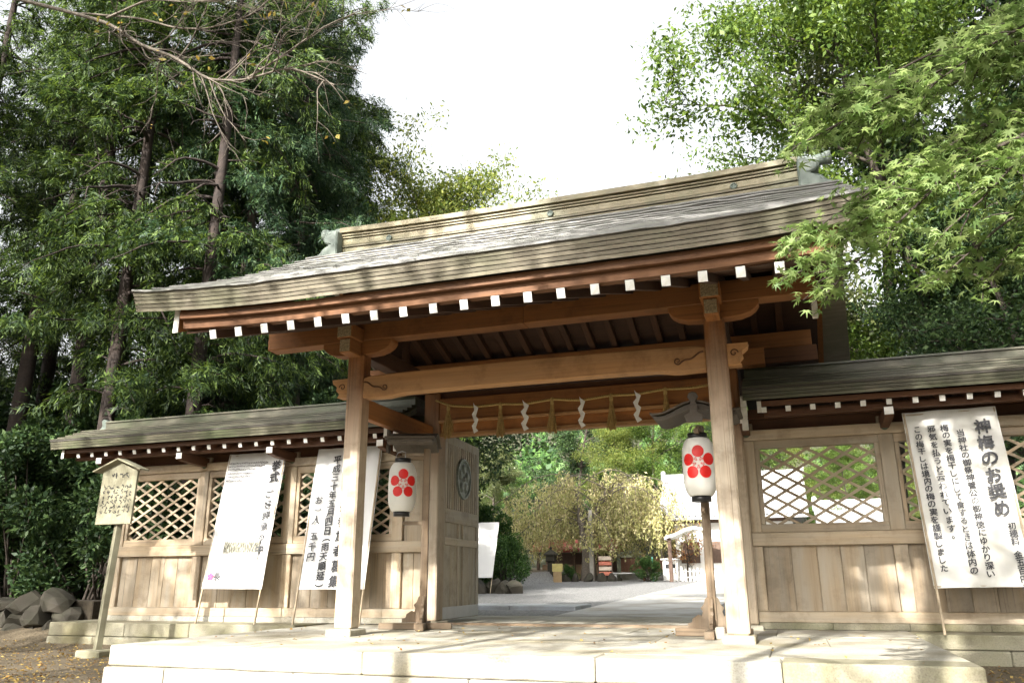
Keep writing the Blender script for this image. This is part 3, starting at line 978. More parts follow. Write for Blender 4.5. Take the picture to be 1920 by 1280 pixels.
def wall(wname, label, x0, x1, posts, raf, rx0, rx1, plinth, bays, roof_mat, ends):
    w = thing("lattice_wall", label, "wall", ((x0 + x1) / 2, YW, 0), "roofed wooden walls flanking the gate")
    # posts, proud of the boards
    for px in posts:
        box("post", w, px - 0.094, px + 0.094, 11.965, 12.15, 1.262, 2.548, W_WALL, 0.008)
        box("post", w, px - 0.088, px + 0.088, 11.97, 12.15, 0.228, 1.078, W_WALL, 0.008)
        box("post", w, px - 0.09, px + 0.09, 11.99, 12.15, 2.70, 2.80, W_WALL, 0.004)
        put("nail_cover", lathe("nail_cover", [(0.052, 0), (0.052, 0.008), (0.036, 0.02), (0.0, 0.026)], NAIL, 12), w, (px, 11.945, 2.645), (R(90), 0, 0))
        # cantilever arm with white nose carrying the outer purlin
        a = [(11.27, 2.785), (11.27, 2.69), (11.31, 2.665), (11.50, 2.645), (12.0, 2.62), (12.0, 2.785)]
        arm = put("bracket_arm", extrude_poly("bracket_arm", [(y - 11.6, z - 2.7) for y, z in a], 'x', -0.055, 0.055, W_DK['y'], 0.004), w, (px, 11.6, 2.7 - 0.003))
        put("white_tip", boxmesh(0.112, 0.01, 0.098, WHITE, 0.0), arm, (0, -0.334, 0.038), local=True)
    box("sill_rail", w, x0, x1, 11.945, 12.1, 1.082, 1.258, W_WALL, 0.008)
    box("head_rail", w, x0, x1, 11.945, 12.12, 2.552, 2.697, W_WALL, 0.008)
    box("baseboard", w, x0, x1, 11.95, 12.1, 0.088, 0.226, W_WALL, 0.006)
    box("upper_board", w, x0, x1, 12.06, 12.08, 2.70, 3.0, W_DK, 0.0)
    box("backing_board", w, x0, x1, 12.065, 12.085, 0.10, 1.2, W_PLANK, 0.0)
    for i in range(len(posts) - 1):
        a, b = posts[i] + 0.094, posts[i + 1] - 0.094
        # boards
        n = 5
        xa, xb = posts[i] + 0.089, posts[i + 1] - 0.089
        cut = [xa + (xb - xa) * (q + (0.12 * math.sin(7.3 * q + i) if 0 < q < n else 0)) / n for q in range(n + 1)]
        for q in range(n):
            dy = 0.004 * math.sin(3.1 * q + 5 * i)
            box("wall_plank", w, cut[q] + 0.0025, cut[q + 1] - 0.0025, 12.03 + dy, 12.055 + dy, 0.227, 1.081, W_PLANK, 0.004)
        # window frame
        box("window_rail", w, a, b, 11.99, 12.10, 1.262, 1.376, W_WALL, 0.006)
        box("window_rail", w, a, b, 11.99, 12.10, 2.434, 2.548, W_WALL, 0.006)
        box("window_stile", w, a, a + 0.062, 11.993, 12.10, 1.377, 2.433, W_WALL, 0.006)
        box("window_stile", w, b - 0.062, b, 11.993, 12.10, 1.377, 2.433, W_WALL, 0.006)
        if bays[i]:
            lattice(w, a + 0.063, b - 0.063, 1.377, 2.433)
    # purlins
    box("outer_purlin", w, rx0 + 0.25, rx1 - 0.12, 11.42, 11.53, 2.70 + 0.09, 2.87, W_DK, 0.005)
    box("wall_purlin", w, x0, x1, 11.96, 12.10, 2.86, 3.0, W_DK, 0.005)
    # rafters
    YRW = 12.06
    ta, tb = (11.27, 2.852), (YRW, 3.135)
    Lr = math.hypot(tb[0] - ta[0], tb[1] - ta[1])
    for x in raf:
        rf = bar("rafter", w, (x, ta[0], ta[1]), (x, tb[0], tb[1]), 0.064, 0.072, W_DK, 0.003)
        put("white_tip", boxmesh(0.008, 0.066, 0.074, WHITE, 0.0), rf, (-Lr / 2 - 0.003, 0, 0), local=True)
        bar("rafter", w, (x, 2 * YRW - ta[0], ta[1]), (x, tb[0] + 0.005, tb[1]), 0.064, 0.072, W_DK, 0.003)
    cx = (rx0 + rx1) / 2
    hl = (rx1 - rx0) / 2

    def swept(name, outline, mat, mir, inset=0.0):
        o = [(y, z) for y, z in outline]
        if mir: o = [(2 * YRW - y, z) for y, z in o]
        c = (sum(p[0] for p in o) / len(o), sum(p[1] for p in o) / len(o))
        ia = inset[0] if isinstance(inset, tuple) else inset
        ib = inset[1] if isinstance(inset, tuple) else inset
        me = extrude_poly(name, [(y - c[0], z - c[1]) for y, z in o], 'x', -hl + ia, hl - ib, mat)
        put(name, me, w, (cx, c[0], c[1]))
    SE, ST = 0.0, 0.80
    prof = lambda s: 3.092 + 0.34 * s + 0.10 * s * s
    for mir in (False, True):
        swept("eave_board", [(11.20, 2.892), (11.195, 2.958), (11.32, 2.985), (11.32, 2.905)], W_DK['x'], mir, 0.22)
        for j in range(3):
            z0, z1 = -0.135 + 0.045 * j + 0.002, -0.135 + 0.045 * (j + 1) - 0.003
            y0 = 11.05 + 0.012 * (2 - j)
            swept("edge_course", [(y0 + 0.008, 3.092 + z0), (y0, 3.092 + z1), (11.85, prof(0.8) + z1), (11.85, prof(0.8) + z0)], roof_mat, mir)
        nc = 5
        for k in range(nc):
            s0, s1 = ST * k / nc, ST * (k + 1) / nc
            swept("roof_course", [(11.025 + s0, prof(s0) + 0.030), (11.025 + s0, prof(s0) + 0.048), (11.05 + s1 + 0.02, prof(s1) + 0.012), (11.05 + s1 + 0.02, prof(s1) - 0.002), (11.085 + s0, prof(s0) - 0.002), (11.075 + s0, prof(s0) + 0.030)], roof_mat, mir)
            swept("course_shadow_line", [(11.036 + s0, prof(s0) + 0.002), (11.036 + s0, prof(s0) + 0.0295), (11.07 + s0, prof(s0) + 0.0295), (11.07 + s0, prof(s0) + 0.002)], RF_SHADOW, mir)
        swept("soffit_board", [(11.28, 2.895), (12.05, 3.172), (12.05, 3.185), (11.28, 2.91)], W_DK['x'], mir, 0.22)
    inset = (0.42 if ends[0] else 0.02, 0.42 if ends[1] else 0.02)
    swept("ridge_body", [(11.86, 3.33), (11.86, 3.44), (12.26, 3.44), (12.26, 3.33)], RF_LINE, False, inset)
    swept("ridge_panel", [(11.845, 3.445), (11.845, 3.548), (12.275, 3.548), (12.275, 3.445)], roof_mat, False, inset)
    swept("ridge_cap", [(11.82, 3.552), (11.835, 3.582), (12.285, 3.582), (12.30, 3.552)], roof_mat, False, inset)
    for ex, sgn, on in ((rx0, -1, ends[0]), (rx1, 1, ends[1])):
        # barge board with white tip at either end
        xb = ex - sgn * 0.2
        a = [(11.18, 2.955), (11.18, 2.80), (11.5, 2.86), (12.06, 3.02), (12.62, 2.86), (12.94, 2.80), (12.94, 2.955), (12.06, 3.24)]
        bb = put("barge_board", extrude_poly("barge_board", [(y - 12.06, z - 3) for y, z in a], 'x', -0.025, 0.025, W_DK['y']), w, (xb, 12.06, 3))
        put("white_tip", boxmesh(0.056, 0.01, 0.155, WHITE_OLD, 0.0), bb, (0, -0.884, -0.1225), local=True)
        if on:
            o = [(0, 0.13), (0.09, 0.17), (0.14, 0.13), (0.11, 0.05), (0.13, 0.0), (0.22, -0.06), (0.23, -0.12), (0.1, -0.14), (0, -0.12)]
            put("ridge_ornament", extrude_poly("ridge_ornament", [(sgn * x, z) for x, z in o], 'y', -0.2, 0.2, COPPER, 0.01), w, (ex - sgn * 0.42, 12.06, 3.47))
        else:
            for q in range(3):
                yq = 11.24 + 0.07 * q
                box("end_strip", w, ex - 0.04, ex + 0.04, 11.10 + 0.02 * q, 11.16 + 0.02 * q, 3.03 - 0.155 * (q + 1) + 0.006, 3.03 - 0.155 * q, WHITE_OLD, 0.006)
    # stone plinth
    pa, pb, sets = plinth
    rnd = random.Random(int(abs(x0) * 10))
    for (za, zb, yf, xs) in sets:
        for i in range(len(xs) - 1):
            box("plinth_stone", w, xs[i] + 0.003, xs[i + 1] - 0.003, yf + 0.006 * rnd.random(), 12.3, za, zb - 0.003 * rnd.random(), ST_SIDE, 0.012)
    n = max(2, int((x1 - x0) / 0.9))
    for i in range(n):
        a = x0 + (x1 - x0) * i / n; b = x0 + (x1 - x0) * (i + 1) / n
        box("sill_stone", w, a + 0.002, b - 0.002, 11.94, 12.15, 0.0, 0.086, ST_SIDE if x0 > -3 else ST_PLAT, 0.006)
    return w


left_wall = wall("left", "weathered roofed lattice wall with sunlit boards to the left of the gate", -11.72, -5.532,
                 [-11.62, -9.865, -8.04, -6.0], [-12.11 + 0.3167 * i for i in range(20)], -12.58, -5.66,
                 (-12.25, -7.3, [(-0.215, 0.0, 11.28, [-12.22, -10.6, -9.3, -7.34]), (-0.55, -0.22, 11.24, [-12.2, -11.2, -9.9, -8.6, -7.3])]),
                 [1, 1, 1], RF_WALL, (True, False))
# short infill between last post and the gate post
box("wall_plank", left_wall, -5.905, -5.72, 12.03, 12.055, 0.227, 1.081, W_PLANK, 0.004)
box("wall_plank", left_wall, -5.717, -5.535, 12.032, 12.057, 0.227, 1.081, W_PLANK, 0.004)
box("wall_plank", left_wall, -5.90, -5.535, 12.03, 12.055, 1.26, 2.55, W_PLANK, 0.004)
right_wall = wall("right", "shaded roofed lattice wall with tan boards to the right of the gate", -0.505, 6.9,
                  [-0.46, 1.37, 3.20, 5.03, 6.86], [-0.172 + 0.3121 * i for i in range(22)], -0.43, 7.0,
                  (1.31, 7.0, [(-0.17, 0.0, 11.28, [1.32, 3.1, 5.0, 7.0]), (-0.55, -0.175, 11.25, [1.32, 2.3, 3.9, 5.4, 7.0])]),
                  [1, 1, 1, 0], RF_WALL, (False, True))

# ------------------------------------------------------------------ lettering
FONT = {}


def glyph(ch):
    if ch in FONT: return FONT[ch]
    cu = bpy.data.curves.new("glyph", 'FONT')
    cu.body = ch
    cu.size = 1.0
    cu.align_x = 'CENTER'; cu.align_y = 'CENTER'
    cu.resolution_u = 3
    ob = bpy.data.objects.new("glyph", cu)
    COL.objects.link(ob)
    dg = bpy.context.evaluated_depsgraph_get()
    me = bpy.data.meshes.new_from_object(ob.evaluated_get(dg))
    V = np.array([v.co[:] for v in me.vertices], float).reshape(-1, 3)
    F = [tuple(p.vertices) for p in me.polygons]
    bpy.data.objects.remove(ob); bpy.data.curves.remove(cu); bpy.data.meshes.remove(me)
    if len(V):
        c = (V.min(0) + V.max(0)) / 2
        if ch not in 'いこしをのにるとは。、（）ょつ':
            V = V - np.array([0, c[1], 0]) - np.array([c[0], 0, 0])
        else:
            V = V - np.array([c[0], c[1] * 0.9, 0])
    FONT[ch] = (V, F)
    return FONT[ch]


def column(text, top, size, step, x, tilt=0.0, jitter=0.03, seed=1):
    """vertical column of characters in sheet coordinates (u right, v up) -> verts, faces"""
    rd = random.Random(seed)
    V, F, o = [], [], 0
    y = top
    for ch in text:
        if ch == '　':
            y -= step * 0.6; continue
        gv, gf = glyph(ch)
        if len(gv):
            sx = size * (1 + rd.uniform(-0.07, 0.07)); sy = size * (1 + rd.uniform(-0.07, 0.07))
            a = rd.uniform(-0.06, 0.06)
            sh = 0.10 + rd.uniform(-0.05, 0.05)
            g = gv.copy()
            if ch in '（）': g = np.stack([g[:, 1], -g[:, 0], g[:, 2]], -1)
            gx = g[:, 0] * sx + 0.0; gy = g[:, 1] * sy + sh * g[:, 0] * sx
            X = math.cos(a) * gx - math.sin(a) * gy; Y = math.sin(a) * gx + math.cos(a) * gy
            xx = x + rd.uniform(-jitter, jitter) * size
            for ddx, ddy, ddz in ((-0.030, 0.006, 0.0), (0.030, 0.012, 0.0002), (0.0, -0.026, 0.0004), (-0.012, 0.026, 0.0006), (0.014, -0.008, 0.0008)):
                V.append(np.stack([X + xx + ddx * size, Y + y + ddy * size, np.full(len(X), ddz)], -1))
                F += [tuple(i + o for i in f) for f in gf]
                o += len(g)
        y -= step * (0.75 if ch in '（）。' else 1.0)
    return np.concatenate(V), F


# ------------------------------------------------------------------ banners on leaning poles
def banner(label, bl, br, tl, feet, mat, cols, ink, wr=0.004, extra=None, poles=True, seedv=1):
    """bl, br bottom corners, tl top left; the sheet plane carries lettering 3 mm proud"""
    bl, br, tl = Vector(bl), Vector(br), Vector(tl)
    u = (br - bl); Wd = u.length; u.normalize()
    v = (tl - bl); v = v - u * v.dot(u); Hd = v.length; v.normalize()
    n = u.cross(v)
    b = thing("banner", label, "banner", (bl + br) / 2 - Vector((0, 0, bl.z)), "text banners on leaning poles")
    Rm = Matrix((u, v, n)).transposed()
    e = Rm.to_euler()
    nu, nv = 26, 40
    us = np.linspace(0, Wd, nu); vv = np.linspace(0, Hd, nv)
    U, Vv = np.meshgrid(us, vv)
    rd = np.random.default_rng(seedv)
    wz = np.zeros_like(U)
    for q in range(7):
        ph, k1, k2 = rd.uniform(0, 6), rd.uniform(6, 26), rd.uniform(-3, 3)
        wz += wr * rd.uniform(0.4, 1) * np.sin(k1 * U + k2 * Vv + ph) * np.exp(-((Vv - rd.uniform(0.2, 0.9) * Hd) / (0.6 * Hd)) ** 2)
    wz -= wz.max() + 0.001
    Vs = np.stack([U, Vv, wz], -1).reshape(-1, 3)
    i = np.arange(nv - 1)[:, None] * nu; j = np.arange(nu - 1)[None]
    F = np.stack([i + j, i + j + 1, i + j + nu + 1, i + j + nu], -1).reshape(-1, 4)
    back = Vs.copy(); back[:, 2] -= 0.006
    V2 = np.concatenate([Vs, back]); F2 = np.concatenate([F, F[:, ::-1] + len(Vs)])
    sh = put("sheet", npmesh("sheet", V2, F2, mat, True), b, bl, e)
    for c in cols:
        V, Fc = column(*c[:5], **c[5])
        me = mesh("lettering", V, Fc, ink)
        put("lettering", me, sh, (0, 0, 0.003), local=True)
    if extra: extra(sh, Wd, Hd)
    # frame laths behind the sheet and legs down to the feet
    for (f, edge) in zip(feet, (0.02, Wd - 0.02)):
        pt = bl + u * edge + v * (Hd - 0.01) - n * 0.03
        pm = bl + u * edge - n * 0.03
        d = (pt - pm).normalized()
        t = (pm.z - f) / d.z if d.z else 0
        pe = pm - d * t
        bar("pole", b, pe, pt, 0.026, 0.026, POLE, 0.004)
    for vvv in (0.02, Hd - 0.03):
        bar("lath", b, bl + v * vvv - n * 0.045, br + v * vvv - n * 0.045, 0.025, 0.014, POLE, 0.003)
    return b


k = dict
# right banner
banner("large stained white banner about sacred plums leaning on the right wall", (1.598, 11.25, 0.535), (2.70, 11.25, 0.55), (1.60, 11.62, 2.76), (-0.0, -0.0), SHEET_OLD,
       [("神梅のお奨め", 1.99, 0.205, 0.212, 0.90, k(seed=3)), ("初穂料　金五百円也", 0.71, 0.095, 0.095, 0.97, k(seed=4)),
        ("当神社の御祭神菅公の御神徳にゆかり深い", 1.92, 0.098, 0.0985, 0.635, k(seed=5)),
        ("梅の実を梅干しにして食するときは体内の", 2.0, 0.098, 0.1005, 0.465, k(seed=6)),
        ("邪気を払うと云われています。", 2.0, 0.102, 0.108, 0.31, k(seed=7)),
        ("この梅干しは境内の梅の実を謹製しました", 2.0, 0.098, 0.0985, 0.145, k(seed=8))], INK, wr=0.011, seedv=5)
# left banner partly behind the pillar
banner("white brush-lettered banner with a date leaning behind the left front pillar", (-7.47, 11.45, 0.53), (-6.27, 11.45, 0.53), (-7.50, 11.84, 2.80), (0.0, 0.0), SHEET,
       [("平成三十年五月四日（雨天順延）", 2.09, 0.155, 0.148, 0.41, k(seed=11)), ("お一人　五千円", 1.42, 0.15, 0.165, 0.175, k(seed=12)),
        ("衣裳行列参加者募集", 2.0, 0.19, 0.235, 0.66, k(seed=13))], INK, wr=0.006, seedv=6)


# poster
def poster_art(sh, Wd, Hd):
    rd = random.Random(4)
    # photograph printed on the sheet
    m, nt, b = newmat("printed_photo")
    L = nt.links.new
    tc = N(nt, "ShaderNodeTexCoord")
    mp = N(nt, "ShaderNodeMapping"); mp.inputs["Scale"].default_value = (22, 6, 1); L(tc.outputs["Object"], mp.inputs[0])
    n1 = N(nt, "ShaderNodeTexNoise", Scale=2.2, Detail=5.0, Roughness=0.7); L(mp.outputs[0], n1.inputs["Vector"])
    sx = N(nt, "ShaderNodeSeparateXYZ"); L(tc.outputs["Object"], sx.inputs[0])
    r1 = ramp(nt, [(0.40, (0.012, 0.014, 0.012)), (0.5, (0.09, 0.085, 0.055)), (0.62, (0.40, 0.38, 0.30))]); L(n1.outputs[0], r1.inputs[0])
    ax = N(nt, "ShaderNodeMath", _operation='ABSOLUTE'); L(sx.outputs[1], ax.inputs[0])
    mr = N(nt, "ShaderNodeMapRange"); mr.inputs[1].default_value = 0.07; mr.inputs[2].default_value = 0.19; L(ax.outputs[0], mr.inputs[0])
    mx = N(nt, "ShaderNodeMix", _data_type='RGBA'); L(mr.outputs[0], mx.inputs["Factor"]); L(r1.outputs[0], mx.inputs["A"]); mx.inputs["B"].default_value = (0.66, 0.66, 0.65, 1)
    L(mx.outputs["Result"], b.inputs["Base Color"])
    V = [(-0.33, -0.19, 0), (0.36, -0.19, 0), (0.36, 0.19, 0), (-0.33, 0.19, 0)]
    put("printed_photo", mesh("printed_photo", V, [(0, 1, 2, 3)], m), sh, (0.62, 0.66, 0.0025), local=True)
    # plum blossom emblem
    bm = bmesh.new()
    for q in range(5):
        a = math.pi / 2 + q * 2 * math.pi / 5
        pts = []
        for t in np.linspace(0, 2 * math.pi, 14, endpoint=False):
            rr, ww = 0.030, 0.022
            lx, ly = 0.038 + rr * math.cos(t), ww * math.sin(t)
            pts.append(bm.verts.new((math.cos(a) * lx - math.sin(a) * ly, math.sin(a) * lx + math.cos(a) * ly, 0)))
        bm.faces.new(pts)
    me = bpy.data.meshes.new("plum_emblem"); bm.to_mesh(me); bm.free(); me.materials.append(PINKINK)
    put("plum_emblem", me, sh, (0.14, 0.19, 0.003), local=True)
    # lines of small print, too small to read
    bm = bmesh.new()
    def line(x0, x1, y, h):
        x = x0
        while x < x1:
            wd = rd.uniform(0.010, 0.022)
            for q in range(2):
                yy = y + rd.uniform(-h, h) * 0.5; hh = h * rd.uniform(0.2, 0.5)
                vs_ = [bm.verts.new(p) for p in ((x, yy - hh / 2, 0), (x + wd, yy - hh / 2 + 0.004, 0), (x + wd, yy + hh / 2 + 0.004, 0), (x, yy + hh / 2, 0))]
                bm.faces.new(vs_)
            xm = x + wd * rd.uniform(0.3, 0.7)
            vs_ = [bm.verts.new(p) for p in ((xm, y - h * 0.6, 0), (xm + 0.005, y - h * 0.6, 0), (xm + 0.005, y + h * 0.6, 0), (xm, y + h * 0.6, 0))]
            bm.faces.new(vs_)
            x += wd + 0.008
    for y, xe in ((2.11, 0.82), (2.055, 0.78), (2.0, 0.62), (1.93, 0.70), (1.87, 0.60), (1.80, 0.4)):
        line(0.05, xe, y, 0.028)
    line(0.06, 0.34, 0.33, 0.018); line(0.05, 0.30, 0.035, 0.018)
    me = bpy.data.meshes.new("small_print"); bm.to_mesh(me); bm.free(); me.materials.append(INK_FADE)
    put("small_print", me, sh, (0, 0, 0.0028), local=True)


banner("white wedding poster with a pink plum blossom and printed photo leaning on the left wall", (-9.26, 11.42, 0.545), (-8.10, 11.42, 0.535), (-9.27, 11.80, 2.80), (0.0, 0.0), SHEET,
       [("挙式", 2.04, 0.19, 0.20, 1.02, k(seed=21)), ("ご好評承り中", 1.55, 0.15, 0.185, 0.99, k(seed=22)), ("長", 0.19, 0.13, 0.1, 0.27, k(seed=23))], INK, wr=0.006, extra=poster_art, seedv=7)

# ------------------------------------------------------------------ notice board on a post
sg = thing("notice_board", "weathered roofed wooden notice board on a leaning post in the earth at the left", "notice board", (-9.9, 9.95, G0))
box("base_stone", sg, -10.06, -9.62, 9.80, 10.20, G0 - 0.06, G0 + 0.10, ST_SIDE, 0.02)
bar("board_post", sg, (-9.84, 10.0, G0 + 0.09), (-9.80, 10.09, 2.15), 0.10, 0.09, W_SIGN, 0.006)
o = [(-0.34, -0.45), (0.34, -0.45), (0.34, 0.36), (0.0, 0.49), (-0.34, 0.36)]
bd = put("text_board", extrude_poly("text_board", o, 'y', -0.02, 0.02, W_SIGN['z'], 0.004), sg, (-9.83, 9.99, 1.95), (R(-2), 0, 0))
for s in (-1, 1):
    bar("roof_board", sg, (-9.83 - s * 0.008, 9.99, 2.50), (-9.83 + s * 0.46, 9.99, 2.315), 0.20, 0.025, W_SIGN, 0.004)
bm = bmesh.new()
rd = random.Random(9)
def dabs(x, y0, y1, w):
    y = y1
    while y > y0:
        for q in range(3):
            cx, cy = x + rd.uniform(-w, w) * 0.5, y + rd.uniform(-w, w) * 0.5
            ln, th, a = w * rd.uniform(0.5, 1.1), w * rd.uniform(0.2, 0.36), rd.choice((0, 0.15, 1.5, 1.1, -0.7))
            ca, sa = math.cos(a), math.sin(a)
            pts = [(cx + ca * px_ - sa * py_, -0.0235, cy + sa * px_ + ca * py_) for px_, py_ in ((-ln / 2, -th / 2), (ln / 2, -th / 2), (ln / 2, th / 2), (-ln / 2, th / 2))]
            bm.faces.new([bm.verts.new(p) for p in pts])
        y -= w * 1.5
for cx in (-0.12, -0.04, 0.05, 0.14): dabs(cx, 0.24, 0.30, 0.062)
for cx in (-0.25, -0.165, -0.08, 0.005, 0.09, 0.175, 0.255): dabs(cx, -0.36 + 0.1 * rd.random(), 0.12, 0.05)
me = bpy.data.meshes.new("faded_lettering"); bm.to_mesh(me); bm.free(); me.materials.append(plain("weathered_ink", (0.035, 0.032, 0.028), 0.8, 0.4, 12.0))
put("faded_lettering", me, bd, (0, 0, 0), local=True)

# ------------------------------------------------------------------ paper lanterns and their stands
def lantern_prof():
    H = 0.70
    pts = []
    nr = 26
    for i in range(nr * 2 + 1):
        t = i / (nr * 2)
        z = -H / 2 + H * t
        e = abs(2 * t - 1)
        r = 0.205 * (1 - 0.30 * e ** 5) * (1 - 0.035 * e ** 2)
        r -= 0.0042 * (i % 2)
        pts.append((r, z))
    return pts


LP = lantern_prof()
def lr(z):
    zs = [p[1] for p in LP]; rs = [p[0] for p in LP]
    return float(np.interp(z, zs, rs))


LANT_ME = lathe("paper_body", [(0.115, -0.35)] + LP + [(0.115, 0.35)], PAPER, 40)
RING_ME = lathe("black_ring", [(0.112, -0.035), (0.118, -0.035), (0.118, 0.035), (0.112, 0.035), (0.112, -0.03)], BLACK, 28, caps=True)


def lantern_crest():
    V, F = [], []
    def patch(cx, cz, r, nrad=5, na=26):
        o = len(V)
        def P(x, z):
            a = x / 0.205
            rr = lr(z) + 0.0042
            return (rr * math.sin(a), -rr * math.cos(a), z)
        V.append(P(cx, cz))
        for i in range(1, nrad + 1):
            for j in range(na):
                a = 2 * math.pi * j / na
                V.append(P(cx + r * i / nrad * math.cos(a), cz + r * i / nrad * math.sin(a)))
        for j in range(na): F.append((o, o + 1 + j, o + 1 + (j + 1) % na))
        for i in range(nrad - 1):
            for j in range(na):
                a0 = o + 1 + i * na
                F.append((a0 + j, a0 + na + j, a0 + na + (j + 1) % na, a0 + (j + 1) % na))
    def stroke(x0, z0, x1, z1, w):
        o = len(V); n = 4
        dx, dz = x1 - x0, z1 - z0; L = math.hypot(dx, dz); px, pz = -dz / L * w / 2, dx / L * w / 2
        for i in range(n + 1):
            x, z = x0 + dx * i / n, z0 + dz * i / n
            for s in (-1, 1):
                a = (x + s * px) / 0.205; zz = z + s * pz; rr = lr(zz) + 0.0042
                V.append((rr * math.sin(a), -rr * math.cos(a), zz))
        for i in range(n): F.append((o + 2 * i, o + 2 * i + 2, o + 2 * i + 3, o + 2 * i + 1))
    cz = 0.035
    for q in range(5):
        a = math.pi / 2 + q * 2 * math.pi / 5
        patch(0.138 * math.cos(a), cz + 0.138 * math.sin(a), 0.0735)
    for q in range(15):
        a = math.pi / 2 + q * 2 * math.pi / 15
        if q % 3 == 0: continue
        stroke(0.026 * math.cos(a), cz + 0.026 * math.sin(a), 0.062 * math.cos(a), cz + 0.062 * math.sin(a), 0.005)
        patch(0.066 * math.cos(a), cz + 0.066 * math.sin(a), 0.0075, 1, 8)
    for q in range(5):
        a = math.pi / 2 + math.pi / 5 + q * 2 * math.pi / 5
        stroke(0.03 * math.cos(a), cz + 0.03 * math.sin(a), 0.080 * math.cos(a), cz + 0.080 * math.sin(a), 0.005)
    return mesh("plum_crest", V, F, REDINK, True)


CREST_ME = lantern_crest()
WIRE = plain("lantern_wire", (0.45, 0.45, 0.45), 0.3, 0.05, 5.0, metallic=0.8)


def lantern(label, c, faceang):
    t = thing("paper_lantern", label, "lantern", c, "white paper lanterns with a red plum crest")
    b = put("paper_body", LANT_ME, t, c)
    put("plum_crest", CREST_ME, b, (0, 0, 0), (0, 0, faceang), local=True)
    c = Vector(c)
    put("top_ring", RING_ME, t, c + Vector((0, 0, 0.382)))
    put("bottom_ring", RING_ME, t, c + Vector((0, 0, -0.382)))
    V, F = [], []
    br = []
    for s in (-1, 1):
        br.append((np.array([(s * 0.075, -0.08, 0.34), (s * 0.075, -0.08, 0.45), (s * 0.06, -0.05, 0.50)]), np.array([0.006, 0.006, 0.006])))
    br.append((np.array([(-0.075, -0.06, 0.495), (0, -0.05, 0.52), (0.075, -0.06, 0.495)]), np.array([0.005] * 3)))
    put("hanging_wire", tubes_mesh("hanging_wire", br, WIRE, 5), t, c)
    return t


LL = (-5.30, 10.70, 1.955)
RL = (-0.975, 10.10, 1.965)
def face(c): return math.atan2(c[0], c[1])      # +angle turns -Y towards +X
lantern("white paper lantern hanging beside the open door leaf on the left", LL, R(26.5) + R(3))
lantern("white paper lantern hanging against the right front pillar", RL, R(5.5) - R(2))


def stand(label, base, rot, local_lantern_front):
    """stand built with its lantern on the local -Y side; base = foot of the post"""
    B = Vector(base)
    s = thing("lantern_stand", label, "lantern stand", base, "carved wooden lantern stands")
    Rz = Matrix.Rotation(rot, 3, 'Z')
    def W(p): return B + Rz @ Vector(p)
    def lb(name, x0, x1, y0, y1, z0, z1, mat, bev=0.005):
        dx, dy, dz = x1 - x0, y1 - y0, z1 - z0
        ax = 'x' if dx >= dy and dx >= dz else ('y' if dy >= dz else 'z')
        return put(name, boxmesh(dx, dy, dz, mat[ax] if isinstance(mat, dict) else mat, bev), s, W(((x0 + x1) / 2, (y0 + y1) / 2, (z0 + z1) / 2)), (0, 0, rot))
    lb("base_beam", -0.45, 0.45, -0.055, 0.055, 0.0, 0.09, W_OLD)
    lb("base_beam", -0.055, 0.055, -0.62, -0.0555, 0.0, 0.085, W_OLD)
    lb("base_beam", -0.055, 0.055, 0.0555, 0.40, 0.0, 0.085, W_OLD)
    lb("stand_post", -0.05, 0.05, -0.045, 0.045, 0.091, 2.52, W_OLD)
    lb("post_strip", -0.018, 0.018, -0.058, -0.0455, 0.10, 2.4, W_OLD, 0.002)
    br = [(0.042, 0.09), (0.30, 0.09), (0.30, 0.14), (0.25, 0.155), (0.24, 0.20), (0.17, 0.245), (0.13, 0.23), (0.115, 0.28), (0.14, 0.32), (0.10, 0.36), (0.075, 0.43), (0.042, 0.45)]
    for q in range(3):
        a = (0, math.pi, -math.pi / 2)[q]
        me = extrude_poly("foot_bracket", br, 'y', -0.018, 0.018, W_OLD['z'], 0.002)
        put("foot_bracket", me, s, B, (0, 0, rot + a))
    lb("hanging_arm", -0.03, 0.03, -0.46, -0.041, 2.36, 2.42, W_OLD)
    lb("lower_arm", -0.025, 0.025, -0.34, -0.041, 1.475 - 0.055, 1.475, W_OLD)
    # curved little roof
    xs = np.linspace(-1, 1, 23)
    def arc(t): return 0.165 * (0.5 + 0.5 * math.cos(math.pi * min(1, abs(t) * 1.02))) + 0.045 * abs(t) ** 4
    upper = [(0.50 * t, 2.55 + arc(t)) for t in xs]
    lower = [(0.50 * t, 2.55 + arc(t) - 0.05 - 0.03 * (1 - abs(t))) for t in xs[::-1]]
    put("curved_roof", extrude_poly("curved_roof", [(x, z - 2.5) for x, z in upper + lower], 'y', -0.52, 0.12, W_CAN['x'], 0.006), s, B + Vector((0, 0, 2.5)), (0, 0, rot))
    o2 = [(0.54 * t, 2.505 + arc(t) + 0.052) for t in xs] + [(0.54 * t, 2.505 + arc(t) + 0.075) for t in xs[::-1]]
    put("roof_sheet", extrude_poly("roof_sheet", [(x, z - 2.5) for x, z in o2], 'y', -0.56, 0.16, W_CAN['y'], 0.003), s, B + Vector((0, 0, 2.505)), (0, 0, rot))
    gb = [(-0.10, 2.47), (0.10, 2.47), (0.13, 2.55), (0.05, 2.60), (0.06, 2.66), (0.03, 2.72), (0.075, 2.78), (0.05, 2.83), (0.0, 2.845), (-0.05, 2.83), (-0.075, 2.78), (-0.03, 2.72), (-0.06, 2.66), (-0.05, 2.60), (-0.13, 2.55)]
    put("gable_carving", extrude_poly("gable_carving", [(x * 0.9, z - 2.5) for x, z in gb], 'y', -0.60, -0.565, W_CAN['x'], 0.004), s, B + Vector((0, 0, 2.5)), (0, 0, rot))
    return s


